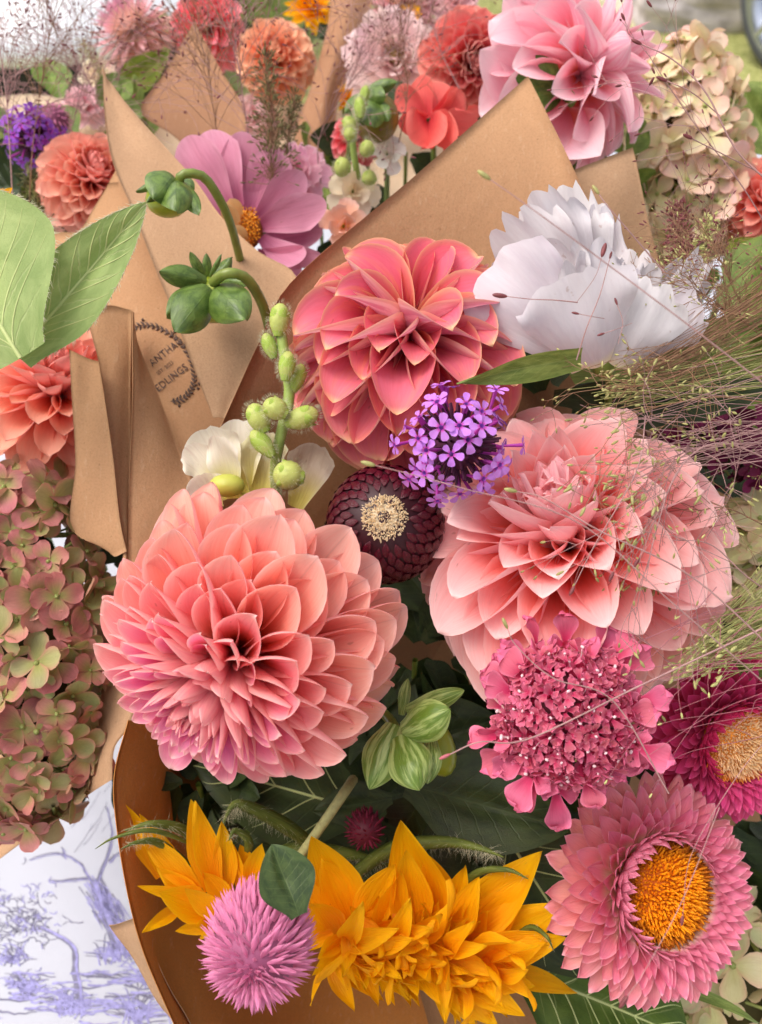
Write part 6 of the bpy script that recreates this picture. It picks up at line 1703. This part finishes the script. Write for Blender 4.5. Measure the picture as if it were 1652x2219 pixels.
for i, (lab, x, y, d, n, L, sp, m) in enumerate([
    ('olive leaves between the verbena and the pale paper tip', 170, 300, .72, 16, 110, 200, M_MID),
    ('moss green leaves at the edge below the deep violet verbena', 20, 470, .64, 14, 110, 160, M_DARK),
    ('leaves in the gap right of the mauve zinnia', 690, 380, .68, 12, 80, 120, M_MID),
    ('shaded leaves inside the glow-tinted paper rim left of the sunflowers', 430, 1700, .47, 18, 120, 130, M_DARK),
    ('pale leaves in the notch between the two kraft corners', 1325, 350, .60, 10, 80, 80, M_MID),
    ('leaves low behind the tall kraft corner and shell pink dahlia', 1190, 330, .60, 14, 90, 120, M_MID),
    ('dark leaves in the gap under the creased paper wrap', 215, 1230, .49, 14, 110, 150, M_DARK),
    ('olive leaves behind the fine grass at the edge', 1640, 560, .72, 16, 130, 240, M_MID),
]):
    sprig(lab, x, y, d, n, L, sp, m, 90 + i)
M_DRY = plain_mat('dry_husk', C(206, 190, 150), .8, .2, .4, 120)

# ------------------------------------------------------------------ beyond the table
def car_bits():
    paint = plain_mat('white_van_paint', C(240, 243, 250), .25, 0, .05, 3, 0, spec=.6, coat=.8)
    dark = plain_mat('black_plastic', C(34, 36, 42), .5, 0, .1, 5, .1)
    trim = plain_mat('grey_trim', C(120, 124, 136), .35, 0, .1, 5, 0, metal=.6)
    rubber = plain_mat('tyre_rubber', C(84, 86, 92), .8, 0, .2, 30, .2)
    rim = plain_mat('alloy_rim', C(190, 196, 210), .22, 0, .05, 5, 0, metal=.9)
    z0 = -.75
    ya = 2.78
    van = thing('parked_van', 'white van standing behind the table with its lower bumper in view', 'van', Matrix.Translation((-1.75, ya, z0)))
    def loft(nm, prof, x0, x1, mat, n=20, round_=.25):
        """profile (y, z) swept along x, with rounded ends"""
        V = []; m_ = len(prof)
        for i in range(n):
            s_ = -1 + 2 * i / (n - 1); x = (x0 + x1) / 2 + (x1 - x0) / 2 * s_
            back = round_ * max(0, abs(s_) - .6) ** 2 / .16
            for (y, z) in prof: V.append((x, y + back, z))
        F = grid_faces(n, m_)
        me = mesh_np(nm, V, F, mat)
        o = put(nm, me, van)
        return o
    y = ya
    loft('bumper', [(y + .5, z0 + .30), (y + .06, z0 + .30), (y + .01, z0 + .32), (y, z0 + .36), (y + .03, z0 + .40), (y + .16, z0 + .50), (y + .30, z0 + .57), (y + .38, z0 + .58)], -2.9, -.62, paint)
    loft('bumper_step', [(y + .38, z0 + .582), (y + .40, z0 + .60), (y + .44, z0 + .605), (y + .48, z0 + .61)], -2.9, -.63, trim)
    loft('body', [(y + .48, z0 + .61), (y + .50, z0 + .66), (y + .53, z0 + .9), (y + .55, z0 + 1.2), (y + .65, z0 + 1.6), (y + .9, z0 + 1.95), (y + 2.9, z0 + 2.0)], -2.9, -.64, paint)
    loft('valance', [(y + .9, z0 + .12), (y + .12, z0 + .16), (y + .07, z0 + .22), (y + .07, z0 + .298)], -2.85, -.66, dark)
    loft('reflector', [(y + .48, z0 + .66), (y + .46, z0 + .67), (y + .47, z0 + .78), (y + .50, z0 + .80)], -2.35, -2.0, plain_mat('grey_lamp', C(150, 150, 160), .2), round_=.02)
    def wheel(parent, cx, cy, cz, r, w, rot):
        M = Matrix.Translation((cx, cy, cz)) @ Matrix.Rotation(rot, 4, 'Z') @ Matrix.Rotation(math.pi / 2, 4, 'Y')
        g = Geo()
        pr = [(r * .80, -w / 2), (r * .9, -w / 2 * 1.04), (r * .985, -w * .40), (r, -w * .2), (r, w * .2), (r * .985, w * .40), (r * .92, w / 2 * 1.02), (r * .82, w / 2)]
        n = 48; V = [(math.cos(6.283 * i / n) * a, math.sin(6.283 * i / n) * a, b) for i in range(n + 1) for a, b in pr]
        g.add(V, grid_faces(n + 1, len(pr)))
        wr = put('wheel', g.mesh('wheel', rubber), parent, M)
        g = Geo(); pr = [(r * .82, w * .5), (r * .78, w * .49), (r * .60, w * .42), (r * .58, w * .1), (r * .5, -w * .3), (r * .02, -w * .3)]
        V = [(math.cos(6.283 * i / n) * a, math.sin(6.283 * i / n) * a, b) for i in range(n + 1) for a, b in pr]; g.add(V, grid_faces(n + 1, len(pr)))
        put('rim', g.mesh('rim', rim), wr, Matrix.Identity(4), local=True)
        g = Geo(); g.ball((0, 0, w * .36), r * .13, r * .13, w * .10)
        put('hub', g.mesh('hub', rim), wr, local=True)
        g = Geo(); g.tube([(r * .1, 0, w * .36), (r * .35, 0, w * .42), (r * .78, r * .03, w * .42)], [r * .07, r * .045, r * .06], 6)
        sp = g.mesh('spoke', rim)
        for i in range(10): put('spoke', sp, wr, Matrix.Rotation(i * 6.283 / 10, 4, 'Z'), local=True)
    wheel(van, -2.5, ya + .9, z0 + .33, .33, .2, 0)
    wheel(van, -1.0, ya + .9, z0 + .33, .33, .2, 0)
    car = thing('parked_car', 'parked car whose silver alloy wheel shows at the upper rim', 'car', Matrix.Translation((2.6, 3.9, z0)))
    c = Wz(1690, 178, z0)
    wheel(car, c.x + .06, c.y + .1, z0 + .29, .29, .18, R(-155))
    blue = plain_mat('silver_blue_paint', C(120, 132, 150), .25, 0, .05, 3, 0, coat=.7)
    V = []; pr = [(0, .25), (.0, .62), (.06, .85), (.25, 1.0), (.45, 1.4), (1.3, 1.42), (1.5, 1.0), (1.7, .6), (1.7, .25)]
    n = 16
    for i in range(n):
        s_ = -1 + 2 * i / (n - 1)
        for (a, b) in pr:
            V.append((c.x + .25 + a + .2 * abs(s_) ** 4, c.y + 1.6 + s_ * 2.1, z0 + b * (1 - .25 * abs(s_) ** 3)))
    put('body', mesh_np('body', V, grid_faces(n, len(pr)), blue), car)
    # kerb stone and pale slabs by the grass
    st = thing('stone_slab', 'rough pale stone lying on the grass near the silver wheel', 'stone')
    sc_ = Wz(1520, 25, z0 + .05)
    bm = bmesh.new(); bmesh.ops.create_cube(bm, size=1); bmesh.ops.subdivide_edges(bm, edges=bm.edges[:], cuts=6, use_grid_fill=True)
    for v in bm.verts:
        nn = mnoise.noise(v.co * 3) * .12
        v.co = Vector((v.co.x * .52 * (1 + nn), v.co.y * .40 * (1 + nn), v.co.z * .16 * (1 + nn))) + Vector((sc_.x, sc_.y + .1, z0 + .06))
    me = bpy.data.meshes.new('slab'); bm.to_mesh(me); bm.free(); me.materials.append(plain_mat('pale_stone', C(214, 204, 204), .8, 0, .5, 14, .5))
    put('slab', me, st)
car_bits()
